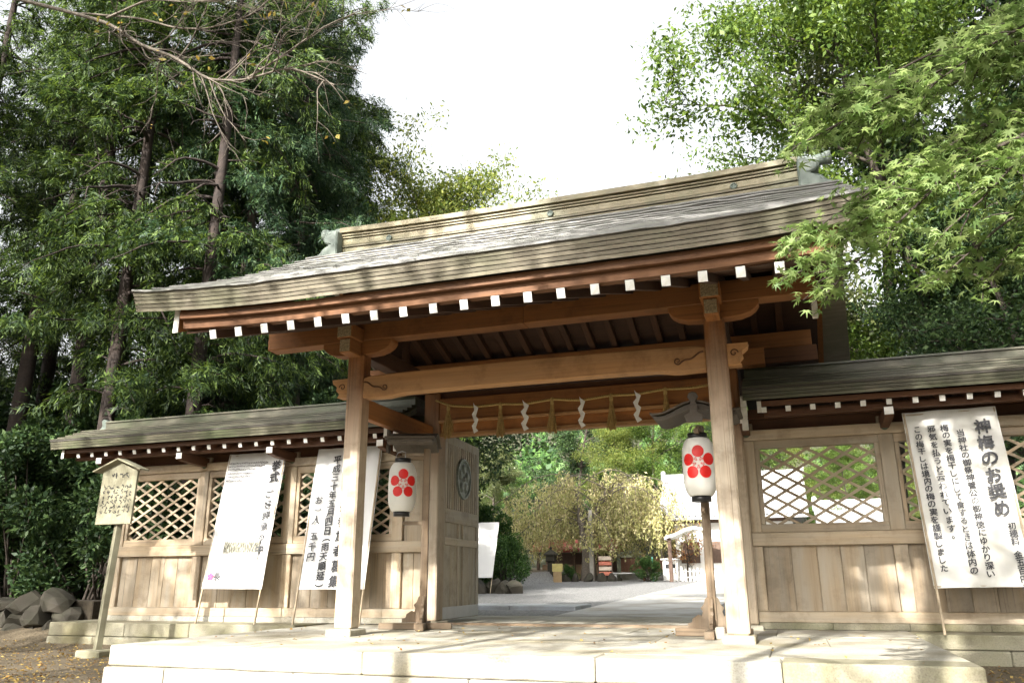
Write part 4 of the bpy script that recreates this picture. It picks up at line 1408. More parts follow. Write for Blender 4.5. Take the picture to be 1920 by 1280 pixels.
stand("wooden lantern stand with curved little roof at the right front pillar", (-0.965, 10.36, 0.0), 0.0, None)
stand("wooden lantern stand with curved little roof beside the left door post", (-4.985, 10.86, 0.0), R(-72), None)
box("prop_stone", None, -0.905, -0.80, 9.83, 9.95, -0.004, 0.13, ST_PLAT, 0.012)
tag(bpy.data.objects["prop_stone"], "small square stone block wedged at the foot of the right lantern stand", "stone")

# ------------------------------------------------------------------ straw rope, tassels and paper streamers
RP = [(-6.0 + 0.75, 11.72, 3.47), (-5.6 + 0.45, 11.7, 3.405), (-5.094, 11.7, 3.39), (-5.028, 11.7, 3.35), (-4.557, 11.7, 3.298), (-4.134, 11.7, 3.311), (-3.736, 11.7, 3.282),
      (-3.285, 11.7, 3.324), (-2.821, 11.7, 3.272), (-2.381, 11.7, 3.314), (-1.984, 11.7, 3.300), (-1.546, 11.7, 3.346), (-1.2, 11.72, 3.335), (-0.83, 11.80, 3.39)]
RPa = np.array(RP)


def rope_at(x):
    return Vector((x, float(np.interp(x, RPa[:, 0], RPa[:, 1])), float(np.interp(x, RPa[:, 0], RPa[:, 2]))))


tt = np.linspace(RPa[0, 0], RPa[-1, 0], 260)
yy = np.interp(tt, RPa[:, 0], RPa[:, 1]); zz = np.interp(tt, RPa[:, 0], RPa[:, 2])
ker = np.ones(13) / 13
zz = np.convolve(np.pad(zz, 6, mode='edge'), ker, 'valid')
strands = []
for ph in range(3):
    a = tt * 62 + ph * 2 * math.pi / 3
    strands.append((np.stack([tt, yy + 0.011 * np.cos(a), zz + 0.011 * np.sin(a)], -1), np.full(len(tt), 0.0115)))
rope = put("straw_rope", tubes_mesh("straw_rope", strands, STRAW, 5), None, (0, 0, 0))
tag(rope, "twisted straw rope slung across the front of the door lintel", "rope")

names_t = ["straw tassel hanging in front of the door leaf at the left end of the rope", "second straw tassel from the left end of the rope", "middle straw tassel of the rope above the courtyard", "second straw tassel from the right end of the rope", "straw tassel above the right lantern at the right end of the rope"]
for q, x in enumerate((-5.02, -4.13, -3.285, -2.36, -1.546)):
    p = rope_at(x)
    t = thing("straw_tassel", names_t[q], "tassel", p, "straw tassels hanging from the rope")
    rd = random.Random(30 + q)
    br = []
    for s in range(95):
        a = rd.uniform(0, 6.28); r0_ = rd.uniform(0, 0.018); r1_ = rd.uniform(0.02, 0.085) * (1.3 if rd.random() < 0.12 else 0.8)
        L = rd.uniform(0.42, 0.54) * (0.75 if rd.random() < 0.1 else 1)
        pts = [(r0_ * math.cos(a), r0_ * math.sin(a), -0.02), (r0_ * math.cos(a), r0_ * math.sin(a), -0.10)]
        for u in (0.4, 0.7, 1.0):
            pts.append(((r0_ + (r1_ - r0_) * u) * math.cos(a), (r0_ + (r1_ - r0_) * u) * math.sin(a), -0.10 - (L - 0.1) * u))
        br.append((np.array(pts), np.array([0.009, 0.011, 0.011, 0.010, 0.006])))
    put("straw_bundle", tubes_mesh("straw_bundle", br, STRAW_DK, 4), t, p)
    put("binding_knot", lathe("binding_knot", [(0.0, 0.03), (0.02, 0.025), (0.026, 0.0), (0.03, -0.05), (0.026, -0.09), (0.0, -0.1)], STRAW, 10), t, p)
names_s = ["white paper zigzag streamer nearest the open door leaf", "second white paper zigzag streamer from the door leaf", "third white paper zigzag streamer from the door leaf", "white paper zigzag streamer nearest the right lantern"]
for q, x in enumerate((-4.54, -3.72, -2.81, -1.96)):
    p = rope_at(x)
    V, F = [], []
    rd = random.Random(60 + q)
    nseg, w, h = 5, 0.075, 0.092
    for lev in range(nseg + 1):
        sg_ = 1 if lev % 2 else -1
        cx = sg_ * 0.026 + rd.uniform(-0.004, 0.004)
        wl = w * (0.35 if lev == 0 else 1.0)
        z = 0.03 - lev * h
        y = -0.012 - 0.012 * (lev % 2) - rd.uniform(0, 0.006)
        V += [(cx - wl / 2, y, z - 0.018 * sg_), (cx + wl / 2, y - 0.006, z + 0.018 * sg_), (cx - wl / 2, y + 0.002, z - 0.018 * sg_), (cx + wl / 2, y - 0.004, z + 0.018 * sg_)]
    for lev in range(nseg):
        o = 4 * lev
        F += [(o, o + 4, o + 5, o + 1), (o + 2, o + 3, o + 7, o + 6), (o, o + 2, o + 6, o + 4), (o + 1, o + 5, o + 7, o + 3)]
    s_ = put("paper_streamer", mesh("paper_streamer", V, F, SHIDE), None, p + Vector((0, -0.015, 0.01)), (0, 0, rd.uniform(-0.25, 0.25)))
    tag(s_, names_s[q], "paper streamer", "zigzag paper streamers on the rope")

# ------------------------------------------------------------------ plants: generators
def unit(v):
    return v / (np.linalg.norm(v, axis=-1, keepdims=True) + 1e-9)


def leaf_quads(P, D, Nn, length, width, fold=0.15):
    """rhombic leaves: base P, direction D, normal Nn"""
    D = unit(D); S = unit(np.cross(D, Nn)); Nn = np.cross(S, D)
    l = length[:, None]; w = width[:, None]
    a = P
    b = P + D * l * 0.45 + S * w * 0.5 + Nn * w * fold
    c = P + D * l
    d = P + D * l * 0.45 - S * w * 0.5 + Nn * w * fold
    V = np.stack([a, b, c, d], 1).reshape(-1, 3)
    F = np.arange(len(V)).reshape(-1, 4)
    return V, F


def random_leaves(g, P, size, aspect=0.45, up=0.6, droop=0.3):
    n = len(P)
    D = g.normal(size=(n, 3)); D[:, 2] -= droop
    Nn = g.normal(size=(n, 3)) * 0.8; Nn[:, 2] += up
    ln = size * g.choice([0.45, 0.7, 0.95, 1.15, 1.5], n) * g.uniform(0.85, 1.15, n)
    return leaf_quads(P, D, Nn, ln, ln * aspect * g.uniform(0.8, 1.2, n))


def bend_path(g, p0, d, L, n, curl=0.25, grav=0.0):
    p = np.array(p0, float); d = unit(np.array(d, float))
    pts = [p.copy()]
    for i in range(n):
        d = unit(d + g.normal(size=3) * curl / n * 1.6 + np.array([0, 0, grav / n]))
        p = p + d * L / n
        pts.append(p.copy())
    return np.array(pts)


def broad_tree(seed, H, crown_r, base_frac, leafmat_, bark, n_limbs=16, n_sub=7, n_tip=6, per_tip=60, leaf=0.10, tip_r=0.45, trunk_r=0.22, flat=0.7, lean=(0, 0), aspect=0.45, up=0.6, grav=0.15, top_round=0.55, multi=1):
    """returns (trunk mesh, crown mesh) built at the origin"""
    g = np.random.default_rng(seed)
    br, tips = [], []
    for mstem in range(multi):
        a0 = g.uniform(0, 6.28)
        off = np.array([math.cos(a0), math.sin(a0), 0]) * (0.0 if multi == 1 else 0.3)
        d0 = np.array([lean[0] + (off[0] * 0.5), lean[1] + off[1] * 0.5, 1.0])
        tr = bend_path(g, off, d0, H * 0.92, 10, 0.35)
        br.append((tr, np.linspace(trunk_r, trunk_r * 0.22, 11)))
        az = g.uniform(0, 6.28)
        nl = n_limbs // multi
        for i in range(nl):
            f = base_frac + (1 - base_frac) * (i + g.uniform(0, 0.8)) / nl
            k = f * 10; i0 = int(min(9, k)); p = tr[i0] + (tr[i0 + 1] - tr[i0]) * (k - i0)
            az += 2.4 + g.normal() * 0.35
            prof = math.sin(math.pi * min(1, max(0.05, (f - base_frac) / (1 - base_frac) * 0.78 + 0.22))) ** top_round
            L = crown_r * prof * g.uniform(0.75, 1.15)
            el = 0.25 + 0.75 * (f - base_frac) / (1 - base_frac) + g.normal() * 0.12
            d = np.array([math.cos(az), math.sin(az), math.tan(min(1.3, el))])
            lm = bend_path(g, p, d, L, 7, 0.5, -grav)
            r0 = trunk_r * 0.38 * (1 - 0.5 * f)
            br.append((lm, np.linspace(r0, r0 * 0.2, 8)))
            for s in range(n_sub):
                u = 0.25 + 0.75 * (s + g.uniform()) / n_sub
                kk = u * 7; j0 = int(min(6, kk)); q = lm[j0] + (lm[j0 + 1] - lm[j0]) * (kk - j0)
                dd = unit(lm[min(7, j0 + 1)] - lm[j0]) + g.normal(size=3) * 0.75
                dd[2] += 0.15
                sb = bend_path(g, q, dd, L * 0.36 * g.uniform(0.6, 1.2), 4, 0.6, -grav)
                br.append((sb, np.linspace(r0 * 0.35, 0.008, 5)))
                for t in range(n_tip):
                    v = (t + 1) / n_tip * 4; v0 = int(min(3, v)); tips.append(sb[v0] + (sb[v0 + 1] - sb[v0]) * (v - v0) + g.normal(size=3) * tip_r * 0.45)
    tips = np.array(tips)
    n = per_tip
    w = g.uniform(0.25, 1.5, len(tips))                       # some clumps thin, some dense
    cnt = np.maximum(2, (n * w).astype(int))
    idx = np.repeat(np.arange(len(tips)), cnt)
    off = np.clip(g.normal(size=(len(idx), 3)), -1.7, 1.7) * tip_r * 0.55
    off[:, 2] *= flat
    P = tips[idx] + off
    V, F = random_leaves(g, P, leaf, aspect, up)
    return tubes_mesh("trunk", br, bark, 7), npmesh("crown", V, F, leafmat_)


def conifer(seed, H, z0, Lmax, leafmat_, bark, trunk_r=0.2, dz=0.13, dens=54, gap=0.2, elem=0.15):
    """irregular cypress: uneven drooping boughs carrying clumps of fine hanging sprays"""
    g = np.random.default_rng(seed)
    tr = bend_path(g, (0, 0, 0), (g.normal() * 0.012, g.normal() * 0.012, 1), H, 12, 0.045)
    br = [(tr, np.linspace(trunk_r, 0.03, 13))]
    PP, DD, NN, LL_, WW = [], [], [], [], []
    z = z0
    while z < H - 0.3:
        z += dz * g.uniform(0.3, 1.9)
        az = g.uniform(0, 6.28)
        dead = g.uniform() < gap
        f = (z - z0) / (H - z0)
        L = Lmax * (0.5 + 0.5 * min(1, f * 3.0)) * (1 - f) ** 0.6 * g.choice([0.4, 0.65, 0.9, 1.0, 1.25]) * g.uniform(0.85, 1.15) + 0.25
        k = z / H * 12; i0 = int(min(11, k)); p = tr[i0] + (tr[i0 + 1] - tr[i0]) * (k - i0)
        d = np.array([math.cos(az), math.sin(az), g.uniform(-0.15, 0.75)])
        n = 8
        lm = bend_path(g, p, d, L * (0.6 if dead else 1.0), n, 0.7, -g.uniform(0.5, 1.3))
        br.append((lm, np.linspace(0.014 + 0.010 * L, 0.005, n + 1)))
        if dead:
            for q in range(3):
                br.append((bend_path(g, lm[g.integers(3, 8)], g.normal(size=3) + d, L * 0.25, 3, 0.5, -0.3), np.array([0.008, 0.006, 0.004, 0.003])))
            continue
        nc = int(3 + 3.2 * L)                                  # clumps along the bough
        cu_ = 0.12 + 0.90 * g.uniform(0, 1, nc) ** 0.75
        co = g.normal(size=(nc, 3)) * 0.20 * np.array([1, 1, 0.5]) * (0.4 + 0.3 * L)
        m = int(dens * L) + 6
        ci = g.integers(0, nc, m)
        u = np.clip(cu_[ci] + g.normal(size=m) * 0.045, 0.05, 1.04)
        kk = np.clip(u * n, 0, n - 1e-3); j0 = kk.astype(int)
        q = lm[j0] + (lm[j0 + 1] - lm[j0]) * (kk - j0)[:, None] + co[ci] + g.normal(size=(m, 3)) * 0.10
        dirb = unit(lm[j0 + 1] - lm[j0])
        tw = unit(dirb * 0.7 + g.normal(size=(m, 3)) * 0.55 + np.array([0, 0, -1.0]) * g.uniform(0.1, 0.9, (m, 1)))
        tl = elem * g.uniform(1.2, 3.2, m)
        up_ = np.array([0, 0, 1.0]) + g.normal(size=(m, 3)) * 0.6
        sdv = unit(np.cross(tw, up_))
        ne = 9
        for e in range(ne):
            s_ = (e % 2) * 2 - 1
            base = q + tw * (tl * (e // 2) / 4.4)[:, None]
            dd = unit(tw * 0.85 + sdv * s_ * (0.8 if e < ne - 1 else 0) + np.array([0, 0, -0.25]) + g.normal(size=(m, 3)) * 0.12)
            PP.append(base); DD.append(dd)
            NN.append(up_ + g.normal(size=(m, 3)) * 0.25)
            ll = elem * g.choice([0.55, 0.8, 1.0, 1.3], m) * g.uniform(0.85, 1.2, m) * (1.15 - 0.06 * e)
            LL_.append(ll * 1.12); WW.append(ll * g.uniform(0.15, 0.26, m))
    P = np.concatenate(PP); D = np.concatenate(DD); Nn = np.concatenate(NN)
    V, F = leaf_quads(P, D, Nn, np.concatenate(LL_), np.concatenate(WW), 0.08)
    return tubes_mesh("trunk", br, bark, 8), npmesh("crown", V, F, leafmat_)


def shrub(seed, rx, ry, h, leafmat_, n=9000, leaf=0.09, bark=None, lumps=26, aspect=0.5):
    g = np.random.default_rng(seed)
    c = np.stack([g.normal(size=lumps) * rx * 0.5, g.normal(size=lumps) * ry * 0.5, g.uniform(0.12, 0.9, lumps) * h], -1)
    e = 1 - 0.55 * (c[:, 2] / h) ** 2
    c[:, 0] *= e; c[:, 1] *= e
    r = g.uniform(0.22, 0.42, lumps) * min(rx, ry, h) * 0.9
    idx = g.integers(0, lumps, n)
    d = unit(g.normal(size=(n, 3)))
    P = c[idx] + d * (r[idx] * g.uniform(0.65, 1.05, n))[:, None]
    P[:, 2] = np.abs(P[:, 2])
    V, F = leaf_quads(P, d + g.normal(size=(n, 3)) * 0.7, d * 0.6 + np.array([0, 0, 0.7]) + g.normal(size=(n, 3)) * 0.4, leaf * g.uniform(0.6, 1.3, n), leaf * aspect * g.uniform(0.7, 1.2, n))
    br = []
    for i in range(lumps):
        st = np.array([g.normal() * 0.12, g.normal() * 0.12, -0.05])
        mid = (st + c[i]) / 2 + g.normal(size=3) * 0.08
        br.append((np.array([st, mid, c[i]]), np.array([0.035, 0.022, 0.008])))
    return tubes_mesh("stem", br, bark or BARK, 5), npmesh("foliage", V, F, leafmat_)


def plant(name, meshes, loc, rz, s, label, cat, group=None, parts=("trunk", "crown")):
    o = thing(name, label, cat, loc, group)
    o.rotation_euler = (0, 0, rz)
    if isinstance(s, (tuple, list)): o.scale = s
    else: o.scale = (s, s, s)
    for p, me in zip(parts, meshes):
        put(p, me, o, (0, 0, 0), local=True)
    return o


# ------------------------------------------------------------------ conifer grove on the left
CON = [conifer(11, 23, 4.0, 3.6, LF_CON, BARK_RED), conifer(12, 25, 6.5, 3.2, LF_CON, BARK_RED, gap=0.33, dens=42, trunk_r=0.27), conifer(13, 21, 3.0, 3.8, LF_CON2, BARK, dens=46)]
spots = [(-19.6, 16.0, 1, "tall conifer with dark red trunk at the far left edge of the grove"),
         (-22.7, 19.5, 1, "slim dark conifer second from the left edge of the grove"),
         (-17.0, 15.6, 1, "tall bare-stemmed conifer left of the leaning twin trunks"),
         (-18.3, 18.0, 1, "dark conifer standing behind the twin trunks of the grove"),
         (-15.4, 14.9, 0, "large conifer with bright lower sprays above the notice board"),
         (-18.6, 22.0, 1, "conifer deep in the grove behind the left wall roof"),
         (-13.9, 17.2, 2, "bushy conifer rising behind the left end of the gate roof"),
         (-16.4, 23.5, 0, "tall conifer in the back row of the grove"),
         (-13.0, 19.6, 2, "slender conifer just left of the gate ridge end"),
         (-16.4, 26.0, 2, "bluish green conifer at the right edge of the grove"),
         (-14.6, 22.9, 0, "tall conifer whose right side borders the open sky"),
         (-24.5, 15.2, 2, "low branched conifer outside the left edge of the grove"),
         (-27.5, 22.5, 0, "distant conifer at the far left of the grove"),
         (-13.2, 15.3, 0, "low sprayed conifer directly above the left end of the gate roof"),
         (-20.8, 14.4, 1, "bare-stemmed conifer at the left picture edge"),
         (-16.2, 19.6, 2, "bluish conifer in the middle of the grove"),
         (-17.6, 28.0, 2, "bluish conifer at the very back of the grove")]
for i, (x, y, kk, lab) in enumerate(spots):
    plant("conifer_tree", CON[kk], (x, y, 0.15), i * 1.37, 1.0 + 0.07 * math.sin(i * 2.1), lab, "tree", "conifers of the grove left of the gate")

SHR = [shrub(21, 1.9, 1.3, 2.9, LF_DARK, 11000, 0.13), shrub(22, 1.5, 1.2, 3.8, LF_DARK, 11000, 0.14), shrub(23, 1.3, 1.3, 1.9, LF_SHRUB, 9000, 0.10)]
for i, (x, y, kk, s, lab) in enumerate([(-13.6, 13.6, 0, 1.0, "dark evergreen shrub behind the notice board"), (-15.6, 13.4, 1, 1.05, "tall dark evergreen shrub left of the notice board"),
                                     (-17.8, 13.8, 0, 1.2, "wide dark evergreen shrub at the left edge"), (-14.6, 15.4, 1, 1.15, "dark shrub in the shade under the conifers"),
                                     (-12.3, 14.6, 1, 0.9, "dark evergreen shrub behind the end of the left wall"), (-16.9, 15.0, 1, 1.25, "tallest dark shrub under the conifers at the far left"),
                                     (-9.9, 14.4, 0, 0.95, "dark shrub seen through the left lattice window"), (-7.4, 14.2, 0, 0.9, "dark shrub seen through the lattice beside the door"),
                                     (-11.0, 16.6, 1, 1.1, "dark shrub behind the left lattice wall roof")]):
    plant("evergreen_shrub", SHR[kk], (x, y, 0.1), i * 1.1, s, lab, "shrub", "dark shrubs along the left wall", ("stem", "foliage"))

UND = [shrub(27, 2.3, 2.0, 5.6, LF_DARK, 16000, 0.17, lumps=44), shrub(28, 2.6, 2.2, 7.2, LF_DARK, 18000, 0.18, lumps=50)]
for i, (x, y, kk, s, lab) in enumerate([(-19.5, 19.5, 1, 1.0, "dark understorey bush between the bare trunks"), (-23.5, 20.0, 1, 1.1, "dark understorey bush at the left picture edge"), (-16.0, 18.0, 0, 1.0, "dark understorey bush behind the notice board"),
                                     (-21.5, 16.5, 0, 1.1, "dark understorey bush in front of the leftmost trunks"), (-14.4, 21.0, 1, 0.95, "dark understorey bush behind the left wall roof"), (-11.8, 19.0, 0, 1.0, "dark understorey bush just left of the left front pillar"),
                                     (-18.0, 25.0, 1, 1.2, "dark understorey bush at the back of the grove"), (-26.0, 25.0, 1, 1.3, "dark understorey bush far back at the left")]):
    plant("understorey_bush", UND[kk], (x, y, 0.1), i * 1.3, s, lab, "shrub", "dark understorey of the grove", ("stem", "foliage"))

# thin yellowish tree behind the gate ridge
YEL = broad_tree(31, 16.0, 4.3, 0.45, LF_YEL, BARK, n_limbs=15, n_sub=6, n_tip=6, per_tip=90, leaf=0.13, tip_r=0.62, trunk_r=0.13)
plant("autumn_tree", YEL, (-12.7, 22.5, 0.1), 0.4, 0.98, "thin yellow-green tree rising behind the left half of the gate ridge", "tree", "broad-leaved trees behind the gate")
plant("autumn_tree", YEL, (-13.6, 30.0, 0.1), 2.6, 1.05, "lower yellow-green tree behind the middle of the gate ridge", "tree", "broad-leaved trees behind the gate")
THIN = broad_tree(37, 16.0, 4.3, 0.45, LF_YEL, BARK, n_limbs=15, n_sub=6, n_tip=6, per_tip=26, leaf=0.16, tip_r=0.6, trunk_r=0.13)
SHD = broad_tree(36, 17.0, 4.0, 0.50, LF_DARK, BARK, n_limbs=16, n_sub=6, n_tip=6, per_tip=46, leaf=0.17, tip_r=0.65, trunk_r=0.16)
OLV = broad_tree(32, 17.0, 4.0, 0.3, LF_OLIVE, BARK, n_limbs=20, n_sub=7, n_tip=6, per_tip=105, leaf=0.135, tip_r=0.58, trunk_r=0.26)
BRD = broad_tree(33, 18.0, 5.4, 0.32, LF_BROAD, BARK, n_limbs=20, n_sub=7, n_tip=6, per_tip=120, leaf=0.135, tip_r=0.62, trunk_r=0.20)
DRK = broad_tree(34, 18.0, 5.2, 0.22, LF_DARK, BARK, n_limbs=24, n_sub=7, n_tip=6, per_tip=60, leaf=0.18, tip_r=0.62, trunk_r=0.28)
for me, nm, x, y, rz, s, lab in [(OLV, "oak_tree", 2.75, 24.0, 0.3, 1.05, "olive green oak bordering the open sky right of the gap"),
                                 (BRD, "leafy_tree", 4.4, 19.6, 1.2, 0.92, "bright green leafy tree with a thin dark trunk above the gate roof"),
                                 (DRK, "leafy_tree", 7.6, 19.0, 0.2, 1.0, "dark dense tree at the upper right corner"),
                                 (OLV, "oak_tree", 6.0, 26.5, 2.2, 0.95, "olive tree behind the bright green tree"),
                                 (DRK, "leafy_tree", 10.5, 23.5, 2.9, 1.0, "dark tree at the far right behind the right wall"),
                                 (BRD, "leafy_tree", 12.5, 17.5, 4.0, 0.9, "green leafy tree outside the right edge of the wall")]:
    plant(nm, me, (x, y, 0.05), rz, s, lab, "tree", "broad-leaved trees behind the gate")
for i, (x, y, s, lab) in enumerate([(4.9, 16.5, 0.48, "small dark tree behind the right wall roof"), (7.4, 15.4, 0.6, "dark small tree behind the right end of the wall"), (11.0, 15.6, 0.6, "dark small tree beyond the right picture edge")]):
    plant("small_tree", DRK, (x, y, 0.0), i * 2.0 + 0.5, s, lab, "tree", "broad-leaved trees behind the gate")

# unseen trees added to block sky and throw dapples over gate, walls and grove
for i, (me, x, y, rz, s, lab) in enumerate([(DRK, -23.0, -3.0, 0.4, (1.12, 1.12, 1.3), "dense dark tree left of the approach, outside the picture"),
                                            (DRK, -29.0, -6.0, 1.7, (1.3, 1.3, 1.5), "taller dense tree farther left of the approach, outside the picture"),
                                            (THIN, -16.5, -9.0, 2.9, 1.35, "tall thin tree behind the viewpoint on the left, outside the picture"),
                                            (THIN, -5.0, -2.5, 0.0, (0.98, 0.98, 1.14), "thin-leaved tree behind the viewpoint, outside the picture"),
                                            (THIN, -2.6, -4.4, 3.3, (1.02, 1.02, 1.12), "third thin-leaved tree behind the viewpoint, outside the picture"),
                                            (THIN, -11.0, -3.5, 2.0, 0.92, "second thin-leaved tree left of the viewpoint, outside the picture"),
                                            (SHD, -1.0, -3.2, 1.0, (1.0, 1.0, 1.12), "high-crowned tree right behind the viewpoint, outside the picture"),
                                            (DRK, 7.5, -4.0, 2.2, 0.9, "dark tree right of the approach, outside the picture"),
                                            (DRK, 11.5, 3.0, 0.2, 0.95, "dark tree beside the maple, outside the picture"),
                                            (DRK, -14.2, -3.2, 0.9, 0.42, "small dark tree left of the viewpoint, outside the picture"),
                                            (DRK, -17.4, -2.6, 2.2, 0.46, "second small dark tree left of the viewpoint, outside the picture"),
                                            (DRK, -11.6, -2.8, 3.2, 0.36, "smallest dark tree left of the viewpoint, outside the picture"),
                                            (DRK, 15.0, -2.0, 1.1, 1.2, "tall dark tree far right of the approach, outside the picture"),
                                            (DRK, 16.0, 8.0, 2.4, 1.2, "tall dark tree off the end of the right wall, outside the picture"),
                                            (DRK, 8.0, -12.0, 3.0, 1.2, "tall dark tree behind the viewpoint on the right, outside the picture"),
                                            (DRK, 1.5, -16.0, 3.6, 0.75, "lower dark tree straight behind the viewpoint, outside the picture"),
                                            (DRK, -5.5, -17.0, 4.2, 0.66, "lower dark tree behind the thin-leaved trees, outside the picture"),
                                            (DRK, -12.0, -18.0, 4.9, 0.72, "dark tree far behind the viewpoint on the left, outside the picture"),
                                            (DRK, -25.0, 5.5, 5.3, 1.15, "dense dark tree off the left edge, outside the picture")]):
    plant("shade_tree", me, (x, y, G0), rz, s, lab, "tree", "unseen trees added along the approach for shade")

# ------------------------------------------------------------------ maple in front at the right
def maple():
    g = np.random.default_rng(41)
    br, P, D = [], [], []
    trunk = np.array([(4.6, 3.6, -0.45), (4.55, 3.65, 1.2), (4.3, 3.8, 2.6), (4.0, 3.9, 4.0), (3.4, 4.0, 5.4), (3.0, 4.1, 6.8)])
    br.append((trunk, np.array([0.16, 0.14, 0.12, 0.10, 0.07, 0.03])))
    tips = [((2.6, 4.4, 3.55), (0.27, 4.5, 3.30)), ((2.6, 4.6, 3.5), (0.50, 4.9, 3.42)), ((2.4, 4.3, 3.35), (0.30, 4.4, 2.98)), ((2.4, 4.5, 3.2), (0.20, 4.55, 2.62)),
            ((2.3, 4.6, 3.1), (0.16, 4.5, 2.30)), ((2.2, 4.3, 3.1), (0.34, 4.35, 2.16)), ((2.6, 4.2, 3.3), (0.85, 4.2, 2.30)),
            ((2.7, 4.6, 3.2), (0.80, 4.5, 2.12)), ((2.8, 4.4, 3.1), (1.10, 4.6, 2.25)), ((2.6, 4.1, 3.5), (0.95, 4.1, 3.12)),
            ((3.0, 4.6, 3.1), (1.35, 4.5, 2.30)), ((3.0, 4.3, 3.7), (1.30, 4.3, 3.25)), ((2.6, 4.7, 3.3), (0.55, 4.75, 2.78)), ((2.6, 4.5, 3.7), (0.9, 4.55, 3.38)),
            ((3.2, 4.2, 3.9), (1.6, 4.0, 3.35)), ((3.0, 4.7, 3.1), (1.45, 4.8, 2.75)), ((2.5, 4.35, 3.3), (0.55, 4.3, 3.1)), ((2.5, 4.45, 3.2), (0.50, 4.45, 2.55))]
    for a, b in tips:
        a, b = np.array(a), np.array(b)
        n = 12
        t = np.linspace(0, 1, n)[:, None]
        path = a + (b - a) * t
        path[:, 2] += 0.16 * np.sin(math.pi * t[:, 0]) - 0.05 * t[:, 0] ** 3
        path += np.cumsum(g.normal(size=(n, 3)) * 0.012, axis=0)
        br.append((np.concatenate([[trunk[3] * 0.5 + a * 0.5], path]), np.linspace(0.022, 0.004, n + 1)))
        L = np.linalg.norm(b - a)
        for q in range(int(38 * L / 2)):
            u = g.uniform(0.18, 1.0) ** 0.8
            kk = u * (n - 1.001); j = int(kk); p = path[j] + (path[j + 1] - path[j]) * (kk - j)
            sd = g.choice([-1, 1])
            d = unit(np.array([-0.55, sd * g.uniform(0.1, 1.0), g.uniform(-0.5, 0.15)]))
            Lt = g.uniform(0.12, 0.38) * (1.15 - 0.6 * u)
            tw = bend_path(g, p, d, Lt, 4, 0.5, -0.35)
            br.append((tw, np.linspace(0.005, 0.002, 5)))
            for e in range(int(7 + 36 * Lt)):
                v = g.uniform(0.15, 1.0) * 3.999; v0 = int(v)
                pp = tw[v0] + (tw[v0 + 1] - tw[v0]) * (v - v0) + g.normal(size=3) * np.array([0.035, 0.035, 0.02])
                P.append(pp); D.append(unit(d * 0.5 + g.normal(size=3) * 0.55 + np.array([0, 0, -0.35])))
    # upper crown, above the frame: gives the shade over the right wall
    nlow = len(P)
    for q in range(70):
        c = np.array([3.3 + abs(g.normal()) * 1.3, g.normal() * 1.4 + 3.2, g.uniform(5.0, 8.2)])
        for e in range(26):
            P.append(c + g.normal(size=3) * np.array([0.34, 0.34, 0.10])); D.append(unit(g.normal(size=3) + np.array([0, 0, -0.3])))
        br.append((np.array([trunk[5] * 0.4 + trunk[4] * 0.6, (trunk[4] + c) / 2 + np.array([0, 0, 0.2]), c]), np.array([0.03, 0.018, 0.006])))
    P = np.array(P); D = np.array(D)
    n = len(P)
    Nn = unit(np.array([0, 0, 1.0]) + g.normal(size=(n, 3)) * 0.45)
    S = unit(np.cross(D, Nn)); D = unit(np.cross(Nn, S))
    ang, rad = [], []
    tipr = [0.42, 0.72, 0.94, 1.0, 0.94, 0.72, 0.42]
    for i in range(7):
        a = R(-126 + 42 * i)
        if i: ang.append(a - R(21)); rad.append(0.27)
        ang.append(a - R(5)); rad.append(tipr[i] * 0.62)
        ang.append(a); rad.append(tipr[i])
        ang.append(a + R(5)); rad.append(tipr[i] * 0.62)
    ang.append(R(180)); rad.append(0.06)
    ang, rad = np.array(ang), np.array(rad)
    size = 0.054 * g.uniform(0.7, 1.25, n)
    size[nlow:] *= 2.2
    cu = -0.30 * rad ** 2
    V = P[:, None, :] + size[:, None, None] * (rad[None, :, None] * (np.cos(ang)[None, :, None] * D[:, None, :] + np.sin(ang)[None, :, None] * S[:, None, :]) + cu[None, :, None] * Nn[:, None, :])
    k_ = len(ang)
    F = np.arange(n * k_).reshape(n, k_)
    return tubes_mesh("trunk", br, BARK, 6), npmesh("crown", V.reshape(-1, 3), F, LF_MAPLE)


plant("maple_tree", maple(), (0, 0, 0), 0, 1.0, "green maple whose fine-leaved branches hang in from the right in front of the gate roof", "tree")

